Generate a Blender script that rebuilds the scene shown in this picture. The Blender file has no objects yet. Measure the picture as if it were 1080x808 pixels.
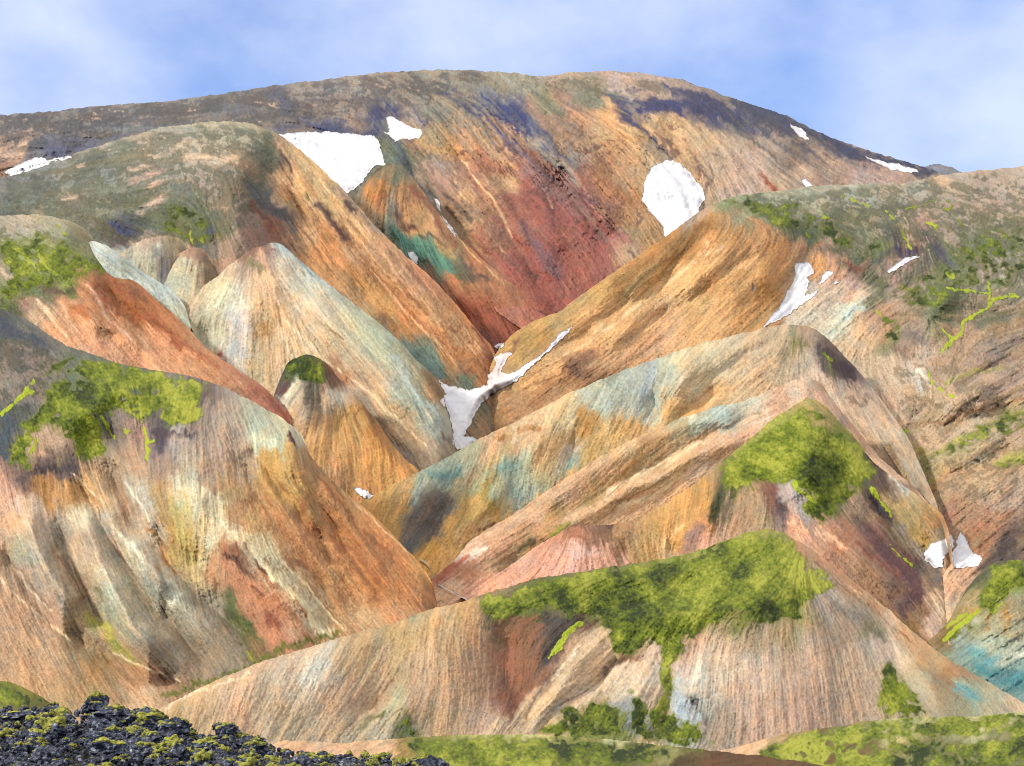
import bpy, math, random
import numpy as np
from mathutils import Vector
from mathutils.geometry import delaunay_2d_cdt

random.seed(7)
rng = np.random.default_rng(11)
SC = bpy.context.scene
COL = SC.collection

# ------------------------------------------------------------------ camera, sky, sun, exposure
F = 2000.0            # focal length in units of a 1080 px wide frame
VH = 560.0            # row of the eye level
cam_d = bpy.data.cameras.new('camera')
cam = bpy.data.objects.new('camera', cam_d)
COL.objects.link(cam)
cam.location = (0, 0, 0)
cam.rotation_euler = (math.radians(90), 0, 0)
cam_d.sensor_width = 36
cam_d.lens = F / 1080 * 36
cam_d.shift_y = (VH - 404) / 1080
cam_d.clip_start = 1
cam_d.clip_end = 60000
SC.camera = cam

SUN_EL, SUN_AZ = math.radians(37), math.radians(-108)   # azimuth clockwise from the view direction: behind-left of the viewer
SKY_STRENGTH = 0.15
world = bpy.data.worlds.new('World')
SC.world = world
world.use_nodes = True
wn, wl = world.node_tree.nodes, world.node_tree.links
wn.clear()
w_out = wn.new('ShaderNodeOutputWorld')
w_bg = wn.new('ShaderNodeBackground')
w_sky = wn.new('ShaderNodeTexSky')
w_sky.sky_type = 'NISHITA'
w_sky.sun_disc = False
w_sky.sun_elevation = SUN_EL
w_sky.sun_rotation = SUN_AZ
w_sky.air_density = 1.0
w_sky.dust_density = 0.6
w_tc = wn.new('ShaderNodeTexCoord')
w_map = wn.new('ShaderNodeMapping')
w_map.inputs['Scale'].default_value = (3.4, 3.4, 5.2)
w_map.inputs['Location'].default_value = (0.9, 0.3, 0.45)
w_n = wn.new('ShaderNodeTexNoise')
w_n.inputs['Scale'].default_value = 1.9
w_n.inputs['Detail'].default_value = 6
w_n.inputs['Roughness'].default_value = 0.52
w_r = wn.new('ShaderNodeValToRGB')
w_r.color_ramp.elements[0].position = 0.33
w_r.color_ramp.elements[0].color = (0.0, 0.0, 0.0, 1)
w_r.color_ramp.elements[1].position = 0.68
w_r.color_ramp.elements[1].color = (0.85, 0.85, 0.85, 1)
w_mix = wn.new('ShaderNodeMixRGB')
w_mix.inputs['Color2'].default_value = (3.5, 3.9, 4.9, 1)      # thin cloud
w_tint = wn.new('ShaderNodeMixRGB')
w_tint.blend_type = 'MULTIPLY'
w_tint.inputs['Fac'].default_value = 1.0
w_tint.inputs['Color2'].default_value = (0.47, 0.56, 0.84, 1)     # the photographed sky behind the hills is a deep, slightly violet blue
wl.new(w_tc.outputs['Generated'], w_map.inputs['Vector'])
wl.new(w_map.outputs['Vector'], w_n.inputs['Vector'])
wl.new(w_n.outputs['Fac'], w_r.inputs['Fac'])
wl.new(w_r.outputs['Color'], w_mix.inputs['Fac'])
wl.new(w_sky.outputs['Color'], w_tint.inputs['Color1'])
wl.new(w_tint.outputs['Color'], w_mix.inputs['Color1'])
# unseen warm cloud deck added overhead to whiten the blue ambient light; blue stays low
w_sep = wn.new('ShaderNodeSeparateXYZ')
wl.new(w_tc.outputs['Generated'], w_sep.inputs['Vector'])
w_hi = wn.new('ShaderNodeMapRange'); w_hi.interpolation_type = 'SMOOTHSTEP'
w_hi.inputs['From Min'].default_value = 0.28; w_hi.inputs['From Max'].default_value = 0.5
wl.new(w_sep.outputs['Z'], w_hi.inputs['Value'])
w_deck_fill = wn.new('ShaderNodeMixRGB')
w_deck_fill.inputs['Color2'].default_value = (6.9, 6.4, 6.05, 1)
wl.new(w_hi.outputs['Result'], w_deck_fill.inputs['Fac'])
wl.new(w_mix.outputs['Color'], w_deck_fill.inputs['Color1'])
wl.new(w_deck_fill.outputs['Color'], w_bg.inputs['Color'])
w_bg.inputs['Strength'].default_value = SKY_STRENGTH
wl.new(w_bg.outputs['Background'], w_out.inputs['Surface'])

sun_d = bpy.data.lights.new('sun', 'SUN')
sun_d.energy = 2.7
sun_d.angle = math.radians(5)
sun_d.color = (1.0, 0.94, 0.84)
sun = bpy.data.objects.new('sun', sun_d)
COL.objects.link(sun)
sdir = Vector((math.sin(SUN_AZ) * math.cos(SUN_EL), math.cos(SUN_AZ) * math.cos(SUN_EL), math.sin(SUN_EL)))
sun.rotation_euler = sdir.to_track_quat('Z', 'Y').to_euler()

SC.view_settings.view_transform = 'Standard'
SC.view_settings.look = 'None'
SC.view_settings.exposure = 0.62
SC.view_settings.gamma = 1
SC.view_settings.use_curve_mapping = False
SC.render.engine = 'CYCLES'
SC.cycles.max_bounces = 4
SC.cycles.pixel_filter_type = 'BLACKMAN_HARRIS'
SC.cycles.filter_width = 1.05

ALB = 0.62            # how much of a surface's photographed brightness is its own colour

# ------------------------------------------------------------------ small helpers
def hexlin(h):
    c = np.array([int(h[i:i + 2], 16) for i in (0, 2, 4)], float) / 255
    return np.where(c <= 0.04045, c / 12.92, ((c + 0.055) / 1.055) ** 2.4)

def pts(s):
    return np.array([[float(x) for x in p.split(',')] for p in s.split()])

def tag(o, label=None, cat=None, group=None, kind=None):
    if label: o['label'] = label
    if cat: o['category'] = cat
    if group: o['group'] = group
    if kind: o['kind'] = kind
    return o

def smooth(x):
    x = np.clip(x, 0, 1)
    return x * x * (3 - 2 * x)

NW, NH = 2048, 1024    # noise sheets
def fft_noise(sig, seed, w=NW, h=NH):
    r = np.random.default_rng(seed).standard_normal((h, w))
    fy = np.fft.fftfreq(h)[:, None]; fx = np.fft.fftfreq(w)[None, :]
    g = np.exp(-2 * (math.pi * sig) ** 2 * (fx ** 2 + fy ** 2))
    n = np.fft.ifft2(np.fft.fft2(r) * g).real
    return (n / n.std()).astype(np.float32)

def bil(a, x, y):
    """bilinear lookup, wrapping"""
    h, w = a.shape[:2]
    x0 = np.floor(x).astype(np.int32); y0 = np.floor(y).astype(np.int32)
    fx = (x - x0).astype(np.float32); fy = (y - y0).astype(np.float32)
    x1 = (x0 + 1) & (w - 1); y1 = (y0 + 1) & (h - 1)
    x0 &= w - 1; y0 &= h - 1
    return (a[y0, x0] * (1 - fx) + a[y0, x1] * fx) * (1 - fy) + (a[y1, x0] * (1 - fx) + a[y1, x1] * fx) * fy

N1, N2, N4, N9, N25 = (fft_noise(s, 100 + i) for i, s in enumerate((0.6, 1.6, 4, 9, 25)))
NB = fft_noise(14, 201); NC = fft_noise(5, 202); ND = fft_noise(2.2, 203)

def polydist(P, X, Y):
    d = np.full(X.shape, 1e9, np.float32)
    for (x0, y0), (x1, y1) in zip(P[:-1], P[1:]):
        dx, dy = x1 - x0, y1 - y0
        L = dx * dx + dy * dy + 1e-9
        t = np.clip(((X - x0) * dx + (Y - y0) * dy) / L, 0, 1)
        d = np.minimum(d, np.hypot(X - x0 - t * dx, Y - y0 - t * dy))
    return d

def inside(P, X, Y):
    c = np.zeros(X.shape, bool)
    n = len(P)
    for i in range(n):
        x0, y0 = P[i]; x1, y1 = P[(i + 1) % n]
        if y0 == y1: continue
        k = (y0 > Y) != (y1 > Y)
        c ^= k & (X < (x1 - x0) * (Y - y0) / (y1 - y0) + x0)
    return c

def polysigned(P, X, Y):
    d = polydist(np.vstack([P, P[:1]]), X, Y)
    return np.where(inside(P, X, Y), d, -d)

# ------------------------------------------------------------------ survey of the hills
# Each landform: crest line as azimuth, elevation (frame units) and distance in metres; how its face falls towards the
# viewer; the way water runs down it; the colours of its ground; spurs (nearer) and gullies (farther).
HILLS = {}
ORDER = []      # near to far
def hill(key, name, label, crest, k1, k2=((0, 0.0),), s0=25.0, flow='', col='', extra=''):
    HILLS[key] = dict(name=name, label=label, crest=pts(crest), k1=np.array(k1, float), k2=np.array(k2, float), s0=s0,
                      flow=pts(flow), col=[c.split(':') for c in (col + ' ' + extra).split()])
    ORDER.append(key)
    assert (np.diff(HILLS[key]['crest'][:, 0]) > 0).all(), key

hill('mr', 'hillock', 'mossy olive green bank closing off the bottom right of the view',
     '700,806,148 735,797,150 787,785,152 830,774,155 870,768,157 920,760,158 970,756,158 1020,756,158 1053,753,156 1080,751,155 1230,748,154',
     [[0, .0045]], [[0, .01]], 6, '900,790,-.8,.5 1000,790,-.7,.5 780,790,-.8,.4',
     '740,796:b89070 760,790:c8a080 790,786:c8a480 815,782:a88c60 850,790:5c4a30 900,790:6a5834 900,775:7c7844 1000,790:747048 1060,790:787850 950,762:b0ac70 1040,760:b8b480 870,800:6c5028')
hill('mb', 'hillock', 'low mossy bank with a pale tan left end, below the striped brown hill',
     '255,800,128 280,788,129 300,781,130 340,783,130 360,784,130 395,781,130 427,778,130 493,775,132 560,775,132 627,779,130 693,785,129 720,788,128 790,796,125 850,804,124 900,815,123',
     [[0, .005]], [[0, .01]], 6, '500,790,-.8,.5 400,790,-.6,.3 700,795,-.9,.3',
     '300,788:c49a78 340,788:c8a080 400,786:c8a07c 425,785:90783c 440,790:78782c 500,780:a0a458 500,800:5c6420 560,795:5c6424 560,778:b8b878 650,784:b4b080 650,800:505820 700,790:8c8850 760,800:5c3c24 710,800:4c3c1c 620,800:606820')
hill('ml', 'hillock', 'small green mound peeping over the dark lava rocks',
     '-170,722,170 0,718,170 13,720,170 30,728,168 47,738,165 62,752,162', [[0, .004]], [[0, 0]], 10, '10,730,.5,.6',
     '0,725:70701c 20,728:78781e 30,735:605c20 0,740:6c5c30')
hill('tm', 'hillside', 'small side hill with teal earth and a green mossy top at the right edge',
     '962,710,352 975,684,346 985,672,340 997,662,336 1015,640,335 1030,611,340 1040,598,345 1055,591,345 1080,591,345 1230,596,345',
     [[0, .0014]], [[0, .015]], 12, '1030,650,-.9,.6 1060,680,-.9,.6 1050,710,-.9,.5 1010,640,-.8,.7',
     '1040,612:586438 1060,622:7c8c38 1050,640:7c8438 1020,652:a08448 1040,662:908c68 1060,662:9c9478 1022,672:90a090 1050,682:90a898 1040,702:3c8c90 1070,690:a0b0a0 1060,716:18808c 1076,705:60a0a0 1000,655:a89478 1010,640:c0a890 1028,622:988860 1044,600:545440 1080,596:5c5c40 1005,667:84643c 1080,640:8c8468 1080,670:98a090 1020,690:589090 1110,700:509898')
hill('fg', 'hill', 'broad brown striped hill with a moss covered top in front of all the others',
     '165,750,208 173,745,212 200,731,220 234,715,228 267,701,236 300,691,243 333,681,252 360,672,260 410,658,275 460,641,290 490,634,300 507,628,306 527,621,314 567,610,330 613,603,345 660,596,360 719,586,378 753,575,390 787,562,400 810,558,405 825,561,405 850,576,397 880,597,385 910,620,368 940,645,348 965,668,330 1000,695,303 1040,718,285 1080,742,275 1230,782,262',
     [[0, .0011], [400, .0014], [700, .0021], [850, .0021], [1080, .001]], [[0, .02]], 14,
     '220,745,-.3,1 300,730,-.5,1 360,720,-.7,1 420,740,-.8,1 400,690,-.4,1 460,700,.1,1 500,700,.3,1 540,700,.1,1 600,710,-.8,.7 640,690,-.8,.7 600,750,-.8,.7 560,765,-.8,.7 690,730,-.35,1 665,720,-.7,.8 650,760,-.6,.9 740,720,0,1 800,720,.1,1 850,720,.25,1 900,710,.1,1 940,690,.6,1 990,710,1,.9 900,620,1,.9 650,630,-1,.2 780,610,-1,.3 560,630,-1,.2 450,770,-.1,1 390,770,-.8,.8',
     '180,745:c8a880 190,745:b8986c 220,738:c8a880 250,728:c8a88c 300,712:c4ae98 330,712:c8bcac 320,730:c0b09c 280,740:b8a084 310,760:b09c80 250,765:b89478 360,730:b8987c 400,700:c0a07c 380,690:b89c74 420,675:b49868 400,740:b09478 440,660:b89c70 470,652:c8a478 480,680:b8946c 450,700:bc9c7c 440,740:b8987c 480,720:b89474 500,700:a88468 415,742:a09c80 400,765:b4a890 430,768:4c5840 445,760:a08c70 470,770:b09474 510,775:b49884 490,640:bc9460 510,640:8c7858 520,655:4c4c38 540,690:8c6450 540,665:84603c 520,695:946850 548,725:744844 540,745:7c5048 590,655:5c5450 580,678:5c5256 604,645:705c44 560,640:586428 580,700:9c8070 600,695:b89c80 620,682:c4b098 560,745:b89c80 600,725:b8987c 640,682:b08c70 660,672:b88c74 620,742:b49878 580,765:b49c7c 640,712:b8845c 652,702:7c5840 690,690:c8b09c 680,712:b8a494 655,728:b8ac9c 662,745:84909c 700,740:b49c84 690,765:c0a484 630,760:607834 650,765:5c7030 715,738:a8b0b8 722,755:94a0a4 730,700:c8ac9c 742,712:c8bcac 760,695:c4a890 725,680:c0987c 780,740:b49c8c 760,765:988878 800,700:bca494 800,670:a08c74 850,700:b49884 900,700:b09884 800,765:b09484 850,755:ac9080 900,745:a8907c 930,682:ac9c94 900,652:8c7c70 880,640:90847c 872,622:a8988c 920,665:747058 880,670:8c7868 940,652:b49c88 960,675:a88868 985,700:a08460 950,692:b8a894 970,722:a89c84 1000,725:84745c 960,745:a09080 1018,732:709488 1045,735:9c9880 890,605:a87c60 850,578:b88464 925,634:a87c5c 1005,702:98785c 1060,742:b0a08c 1000,715:8c6c4c 700,620:848c2c 650,640:606c28 780,600:8c9438 820,590:8c9440 800,640:5c6828 740,640:687028 840,620:8c8c48')
hill('mh', 'hill', 'hill with a bright green moss cap and pink and orange lower slopes',
     '458,652,385 465,641,390 487,631,395 520,608,405 560,581,415 580,568,420 600,556,425 613,554,427 640,554,430 665,550,436 700,532,450 730,512,460 757,490,465 787,466,480 820,439,490 850,420,495 860,421,495 872,430,492 887,447,487 903,463,480 920,487,470 947,507,458 973,527,443 993,540,432 1003,565,415 1006,600,400 1010,650,385 1014,720,360',
     [[0, .0012]], [[0, .02]], 14,
     '500,620,-1,.7 540,610,-1,.7 590,600,-.5,1 640,590,.5,1 680,590,.5,1 712,580,-.4,1 740,540,-.3,1 790,550,-.7,1 800,490,1,-.15 860,480,1,.25 880,520,.4,1 900,560,.9,.8 950,600,.9,1 970,550,.5,1 945,505,.5,1 880,580,.9,.7 760,520,-.2,1 830,525,0,1',
     '490,632:c89080 520,615:cc8c78 540,612:d09080 580,602:d49488 600,590:d8a096 622,592:cc9488 600,566:a46050 620,572:9c6858 560,617:c87c6c 640,592:c89484 650,570:a47854 640,560:7c5440 680,585:b48c54 668,602:c49084 700,590:c8a070 720,572:cc8c4c 700,552:b88c50 722,542:c48c50 742,522:b08044 740,550:c4885c 710,602:b88c74 735,575:c08c7c 760,572:b09078 750,505:a08054 756,525:4c5438 770,530:9c8468 795,530:9c8468 800,550:a08c70 780,562:a48468 810,522:7c4c44 832,520:9c949c 826,536:60505c 840,540:b0a0a0 860,560:bc8c78 840,562:c08c74 900,565:a06c5c 900,592:a07c68 880,575:a8705c 922,562:80505c 900,535:a0846c 950,592:6c4c50 920,540:907868 950,562:746858 932,505:50403c 945,505:988074 962,522:b0a078 972,532:b89058 985,550:b47c48 952,540:a89060 992,558:98a090 970,572:b09048 1000,556:b06848 960,602:645850 940,622:7c5c50 958,632:604450 920,612:987058 982,592:706458 970,652:80604c 982,620:705c50 962,658:80643c 996,602:d0a080 1005,612:cc9c80 990,630:b8987c 984,662:c0a090 1000,645:c0a890 780,480:8c9430 820,450:8c9430 860,440:9c8c50 880,460:788430 900,490:506030 850,500:949c34 780,505:54602c 885,525:586c34')
hill('r9', 'ridge', 'pair of smooth peach coloured ridges running down to the stream',
     '436,668,405 446,630,418 455,612,430 480,590,440 497,569,450 533,547,466 560,530,480 593,507,495 627,485,510 660,467,525 693,452,540 719,441,550 753,430,560 787,422,565 820,408,570 850,396,572 866,404,570 880,425,565 905,455,558 930,485,543 960,510,505 979,530,470 989,546,445 995,575,425 999,640,400',
     [[0, .001]], [[0, .02]], 10,
     '460,620,-1,.8 500,580,-1,.6 600,530,-1,.7 700,490,-1,.65 800,440,-1,.5 870,430,.5,.9 920,480,.8,.9 980,530,.8,1 650,490,-.8,1 600,530,-1,.7',
     '448,630:c09078 470,630:c89c7c 458,608:b07468 470,602:a85c54 490,600:a86c58 530,560:c89878 500,572:d0a488 482,592:d8c4b8 500,582:d4b8a4 520,575:c49478 560,545:c89c7c 560,560:b88c6c 600,520:cca080 640,497:c89c78 555,582:907848 580,567:7c7c30 530,600:a08464 600,548:cca480 590,535:a88458 620,522:ac8858 640,510:ac8458 660,495:ac8454 690,475:a8845c 700,458:bc9c74 660,475:c8a478 722,452:a09878 740,448:a8ac94 760,440:a8b4a8 790,428:b8b09c 730,468:b89068 620,548:d4ac84 640,530:d4ac84 680,508:d4ac84 720,482:d0a87c 760,465:cca080 800,442:ccac94 840,425:c8a890 860,425:c09880 670,528:c89c74 650,545:d0a884 700,515:cca480 740,492:cca890 780,468:c89c80 820,432:b89078 860,405:c4ac98 880,440:c0a08c 900,470:b89078 930,492:b89880 960,518:b49480 985,540:b09078 560,600:c08868 520,615:c89880 500,625:c89484 480,622:c8a890 545,575:b8906c')
hill('lh', 'hill', 'large left hill of pale tan spurs and orange slopes under a patchy green top',
     '-170,322,520 0,325,510 30,337,500 50,352,490 67,363,480 100,375,475 140,387,465 180,393,455 213,400,450 233,407,445 267,423,435 300,443,425 320,460,418 326,480,412 343,500,406 359,515,400 390,540,385 413,562,372 427,578,365 443,595,355 452,606,350 458,620,345 464,660,340 470,720,335',
     [[0, .0014]], [[0, .02]], 20,
     '30,360,.8,.6 100,400,.5,.8 20,430,.3,.9 20,560,.5,1 80,600,.4,1 130,580,.5,1 170,560,.6,1 150,680,.9,.8 60,700,.5,1 200,500,-.1,1 210,560,-.2,1 240,450,.6,1 300,530,.8,1 350,580,.8,1 400,580,.9,.9 280,610,.7,.9 230,590,-.3,1 220,680,.7,.9 380,640,.6,.7 280,470,-.3,1 100,510,.5,1 45,515,0,1 130,480,.5,1 180,480,-.2,1 290,440,.8,.7 200,430,-.3,.7',
     '10,345:4c5458 40,360:686460 20,380:7c706c 0,400:8c7c70 50,388:7c7068 15,410:80746c 20,440:4c585c 5,460:4c5858 70,405:5a6c58 110,420:4c6058 90,435:5c6850 130,435:807468 125,445:7c6c68 60,462:b09078 45,472:b8987c 60,480:7c6858 50,490:605054 70,495:584c50 190,450:a89890 170,455:48405a 150,425:50604c 10,500:8c6c64 30,505:6c5450 0,508:c08c78 10,530:c8a898 40,535:b89c88 50,520:a87848 40,510:9c6c40 20,560:c4a484 15,550:c89c78 60,565:a89888 90,520:c09868 75,520:b88854 110,540:b89c78 82,545:d0bc9c 130,515:b08c6c 150,530:a8a8a0 135,515:a8a090 110,550:a8a49c 100,580:b09a84 125,570:b0a89c 145,580:ccc4ac 165,600:a09c90 105,590:b4a08c 115,605:d0c0a4 125,625:b0b098 60,600:a89888 40,580:b4b0a4 20,600:a89080 25,575:a8a48c 10,640:b08c70 50,650:b09078 0,690:a8886c 80,680:9c8468 70,630:a09080 130,640:a0a488 155,660:98907c 170,685:807464 185,630:a8a898 180,645:989080 220,640:988c7c 200,690:907c68 240,680:8c7c68 180,720:a07860 100,705:a07c54 140,720:a07c5c 40,700:b49070 200,520:ccccb4 195,505:b8b4a0 188,545:a89060 205,570:b09050 170,530:a08458 180,560:a88448 225,565:ccc0a0 235,548:ccc0a0 215,600:c4b080 175,495:988070 150,490:a48870 140,540:b08c70 155,460:9c8078 170,580:b08450 215,430:8c7c74 215,415:6c6060 240,440:a09084 230,470:a08c80 270,430:a8a490 290,450:b4b49c 312,458:b4b09c 275,462:a0b0a0 290,466:b8c4ac 255,470:a89484 250,490:a89078 225,500:a88c74 280,490:b89454 302,485:c09c60 312,500:b07c50 325,500:a07850 335,512:b07c54 300,520:a87c50 318,530:8c5438 250,540:a87c58 240,520:a8885c 265,545:b8905c 272,572:c8b890 300,560:b07c54 325,570:b87c58 335,605:b87850 345,590:bc8c64 310,620:b8a07c 290,612:ccc09c 275,590:c8b890 340,640:bca880 330,660:b89c74 240,568:a06448 250,585:704c40 222,600:b08468 245,610:b87c60 255,625:b87c60 270,640:b07058 290,660:a86c5c 242,640:50583c 255,655:586430 270,672:705c3c 312,680:a07868 350,550:b07048 372,545:c08050 385,580:a85c3c 402,570:b86c44 422,590:b86c44 440,600:c08850 430,620:a85c40 400,620:ac6444 370,620:b88058 350,620:a87850 420,640:b87c5c 390,650:b89068 360,660:b08864 445,630:b87454 30,720:ac8c68 150,740:b89878 60,740:a88860')
hill('l4', 'knoll', 'tan knoll with a dark mossy cap between the pale slope and the large left hill',
     '280,445,555 287,424,560 293,405,565 305,380,572 325,373,575 345,383,572 362,404,566 380,423,560 397,443,552 410,463,545 423,480,535 443,498,520 450,530,505 456,570,500',
     [[0, .001]], [[0, .015]], 12, '310,400,-.6,.8 300,420,-.7,.9 330,450,-.3,1 380,450,.7,1 400,490,-.2,1 420,490,.6,1 370,530,0,1 350,400,.8,.9',
     '305,393:344c40 325,385:2c443c 335,395:304c40 345,388:6a4038 350,400:7c5444 295,408:5c4850 300,418:c8bcac 312,410:c0b49c 320,425:b49c84 335,412:6c6458 350,420:b8a088 355,412:b8b0a0 330,450:b89468 310,440:b89878 365,440:b88c54 385,450:9c6838 400,462:a8703c 380,470:b88450 360,465:bc9058 400,490:c88a4c 422,500:c48850 380,510:c08450 350,490:c09068 340,475:b88c58 370,530:b87848 350,510:a87454 420,520:c08a50 395,530:b8784c')
hill('l5', 'hill', 'rust orange hillside with a grassy green shoulder at the left edge',
     '-170,236,800 0,228,790 20,226,786 40,226,780 60,229,770 80,235,755 95,247,735 104,264,720 115,277,705 147,300,675 173,323,650 200,347,625 217,367,605 247,388,578 277,407,553 295,425,538 308,443,528 314,480,520',
     [[0, .0014]], [[0, .10], [100, .08], [150, .02], [300, .02]], 30,
     '30,260,1,.5 80,270,1,.5 60,330,.8,1 120,330,.8,1 200,380,1,.9 280,420,1,.9 10,340,.7,.8 60,300,.8,.8',
     '0,235:a09484 30,238:a89c8c 60,240:a09a80 85,250:787460 75,258:6c7050 40,262:a0a064 95,260:808060 20,270:98a060 60,285:8c9c48 100,280:788844 20,290:68784c 10,277:68745c 8,285:c0a890 70,295:6c8038 0,310:748448 30,300:708048 45,305:6c6450 100,300:b87454 60,322:c08868 30,325:947468 80,325:a86040 75,315:c08868 85,305:b0684c 120,300:a85c40 105,292:b47050 140,310:944c38 130,330:9c5034 100,340:d09070 95,325:c07c5c 150,330:a05438 160,335:984c34 130,350:cc8c6c 170,360:c88468 110,360:d4987c 60,350:cc9070 80,365:d09474 182,345:ac6444 220,380:b87858 200,375:c48464 250,402:a06858 240,395:ac745c 280,422:8a4c48 300,435:984854 270,425:a8645c 150,380:cc8c70 40,335:c0a080 10,330:54583c 20,350:4c5450 45,355:70685c 0,360:445050')
hill('ts', 'spur', 'small powder blue earth spur between the rust orange hillside and the cream slope',
     '78,270,710 88,258,713 100,254,713 112,259,710 124,268,703 138,278,697 152,288,690 168,297,683 182,308,675 192,318,667 198,330,660 201,350,653',
     [[0, .0012]], [[0, .015]], 8, '100,265,.8,.7 150,295,.9,.7 190,322,.4,1 180,320,.8,.9',
     '92,262:9cb8c8 105,262:a8c8d4 120,275:a8bcc0 112,272:9cb4b8 135,285:94a49c 128,280:8ca090 150,297:a0c0cc 145,300:a4c4cc 165,308:9cb8bc 180,315:b0c4c0 192,325:c0c8b8 188,330:a8b8ac 172,320:90a8a8 197,335:b8c0ac')
hill('kb', 'knob', 'rounded pale knob with a reddish top beside the powder blue spur',
     '160,312,713 168,298,720 174,285,726 183,273,730 192,265,733 203,261,734 213,262,732 221,270,728 227,281,724 230,296,720 233,315,714 236,335,708',
     [[0, .0011]], [[0, .02]], 10, '180,290,-.5,1 195,290,-.2,1 215,290,.1,1',
     '205,264:a07868 195,268:ac8c78 213,268:94705c 195,285:b0ac94 185,290:acac98 180,300:a8a898 195,305:b8b09c 213,280:a89070 220,290:8c7460 205,300:b4a88c 205,320:a89c84 175,302:98988c')
hill('kc', 'knob', 'grey furrowed knob left of the reddish topped one',
     '112,284,738 120,274,746 130,265,753 142,257,758 156,251,762 172,248,762 186,250,760 195,256,756 201,266,750 205,280,743 208,298,736',
     [[0, .0011]], [[0, .02]], 10, '130,270,-.4,1 150,270,-.1,1 180,265,.3,1',
     '150,255:b49c8c 170,252:a08878 190,256:8c8064 130,270:a89c8c 140,275:a4a498 155,280:a8a494 170,268:74706c 172,262:b0b0a8 180,275:5c5860 185,268:74685c 160,288:9c9c8c')
hill('l8', 'ridge', 'long ridge of pale teal, ochre and grey bands rising from the valley to the right',
     '368,540,440 380,531,450 410,513,480 443,497,510 477,480,540 503,464,560 533,450,577 560,437,590 593,418,605 627,403,620 660,390,633 693,378,643 719,369,650 753,359,660 787,350,670 815,344,678 835,342,682 853,344,690 870,354,690 900,385,670 925,415,635 945,442,605 960,465,560 975,500,510 989,533,452 997,570,422 1001,640,400',
     [[0, .001]], [[0, .02]], 12,
     '420,540,-.4,1 450,550,-.6,1 500,530,-.6,.8 540,510,0,1 600,450,-.5,1 680,410,-.4,1 740,420,-.9,.7 800,380,-.9,.5 850,370,0,1 900,410,.6,1 930,440,.7,.9 480,580,-.6,1 870,390,.2,1',
     '400,522:c09850 395,532:b08444 430,520:b08c58 415,545:b89050 412,555:b08848 450,508:90a490 470,500:70988c 460,503:649490 490,490:a8ac94 450,520:98a898 470,512:90a494 460,545:787470 440,560:6c6868 445,540:747070 430,572:646c70 470,535:686870 480,520:a0a080 500,500:b09878 480,505:b8a880 520,490:b8a070 540,470:c09c6c 520,475:c8a07c 510,510:a0a884 530,520:98a48c 540,500:88a090 550,490:90a898 560,512:90a494 560,540:a8a880 540,540:a8a48c 505,530:b89450 500,545:b89450 480,560:cc9c54 460,590:d0a058 450,580:c09040 490,570:dcb47c 475,580:dcb070 512,550:c8a878 525,535:a8843c 520,520:a48844 540,565:bcac74 500,590:c89c68 550,470:c8a47c 580,450:c8ac80 560,455:c8a884 570,480:c8a070 570,495:a8a480 600,475:b8a898 603,490:809890 600,440:c8b48c 585,465:c49c68 645,420:a8b0a4 640,400:98a490 620,415:b4b098 682,398:a0acb0 670,430:acb0a4 655,410:a4b0a8 690,420:b4b4a0 660,455:c49c60 618,450:a88048 620,480:b89458 600,500:c09c68 680,455:c49c64 705,435:c49860 690,440:b8b098 720,400:c4b090 710,385:c0b898 740,400:c0b090 765,380:c0b094 800,380:c4a888 820,360:b8a084 750,420:c8a070 725,440:c89c60 780,410:c8a880 800,400:c8a480 852,355:a8907c 835,365:84805c 870,375:6c5c58 875,385:5c5050 850,380:b0a090 840,378:b4a490 860,398:c8b0a0 890,395:54444c 900,420:b09480 880,420:b8a494 920,440:b49c88 910,435:b09884 850,400:c0a48c 940,470:b09c88')
hill('l3', 'hill', 'pale cream and grey green slope sweeping down to the valley snow',
     '176,372,640 185,345,650 200,322,670 213,303,690 233,289,700 248,275,710 260,266,716 274,260,720 285,256,722 296,257,720 310,269,712 335,290,695 360,310,678 393,335,655 420,358,638 440,380,625 455,394,616 465,406,610 471,430,603 477,455,598 481,474,592 486,520,585',
     [[0, .0009]], [[0, .02]], 12,
     '250,330,-.25,1 230,300,-.7,.8 250,370,0,1 300,300,.8,1 340,340,.9,1 400,390,.8,.9 450,430,.6,1 430,400,.7,1 280,340,0,1',
     '240,280:b8a088 230,300:c8b898 215,315:b8a890 210,340:a8a084 250,320:cccabc 235,315:c8c4a8 230,350:b4b09c 220,345:a8a490 256,350:bcb8b8 250,340:c0bcb8 240,375:c4c0b8 250,385:bcbcb8 280,300:d0b090 270,275:a88874 262,265:987868 285,260:8c6c64 270,290:c4a484 270,330:c8a880 280,350:b89468 275,345:b48c5c 290,375:c8a884 275,385:c8ac84 300,290:c8b098 320,305:b8b4a4 292,262:9cb0b4 305,275:a0b8bc 330,300:a4b4b0 350,315:a4b0a4 380,345:a8b4a0 395,350:98a894 330,340:ccb498 345,330:c0b4a0 310,360:c8b090 310,330:c8b094 360,370:c4b090 370,350:bcb49c 400,400:bca68c 385,385:b8a890 420,400:a8b0a0 400,370:a4ac94 440,425:98a898 462,450:a0aca4 455,440:a8b0a4 448,392:8c7c60 460,408:9c7c5c 440,395:949078 420,440:c0a480 400,425:c8ac88 440,465:b49c80 380,430:a89484 372,415:b8a494 410,460:988078 390,445:948078 430,485:9c8874 355,398:986c54 375,415:a88c74 300,395:c8ac8c 330,375:c8b090 460,470:a09080 235,395:b0a8a0 200,335:a89488')
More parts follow.
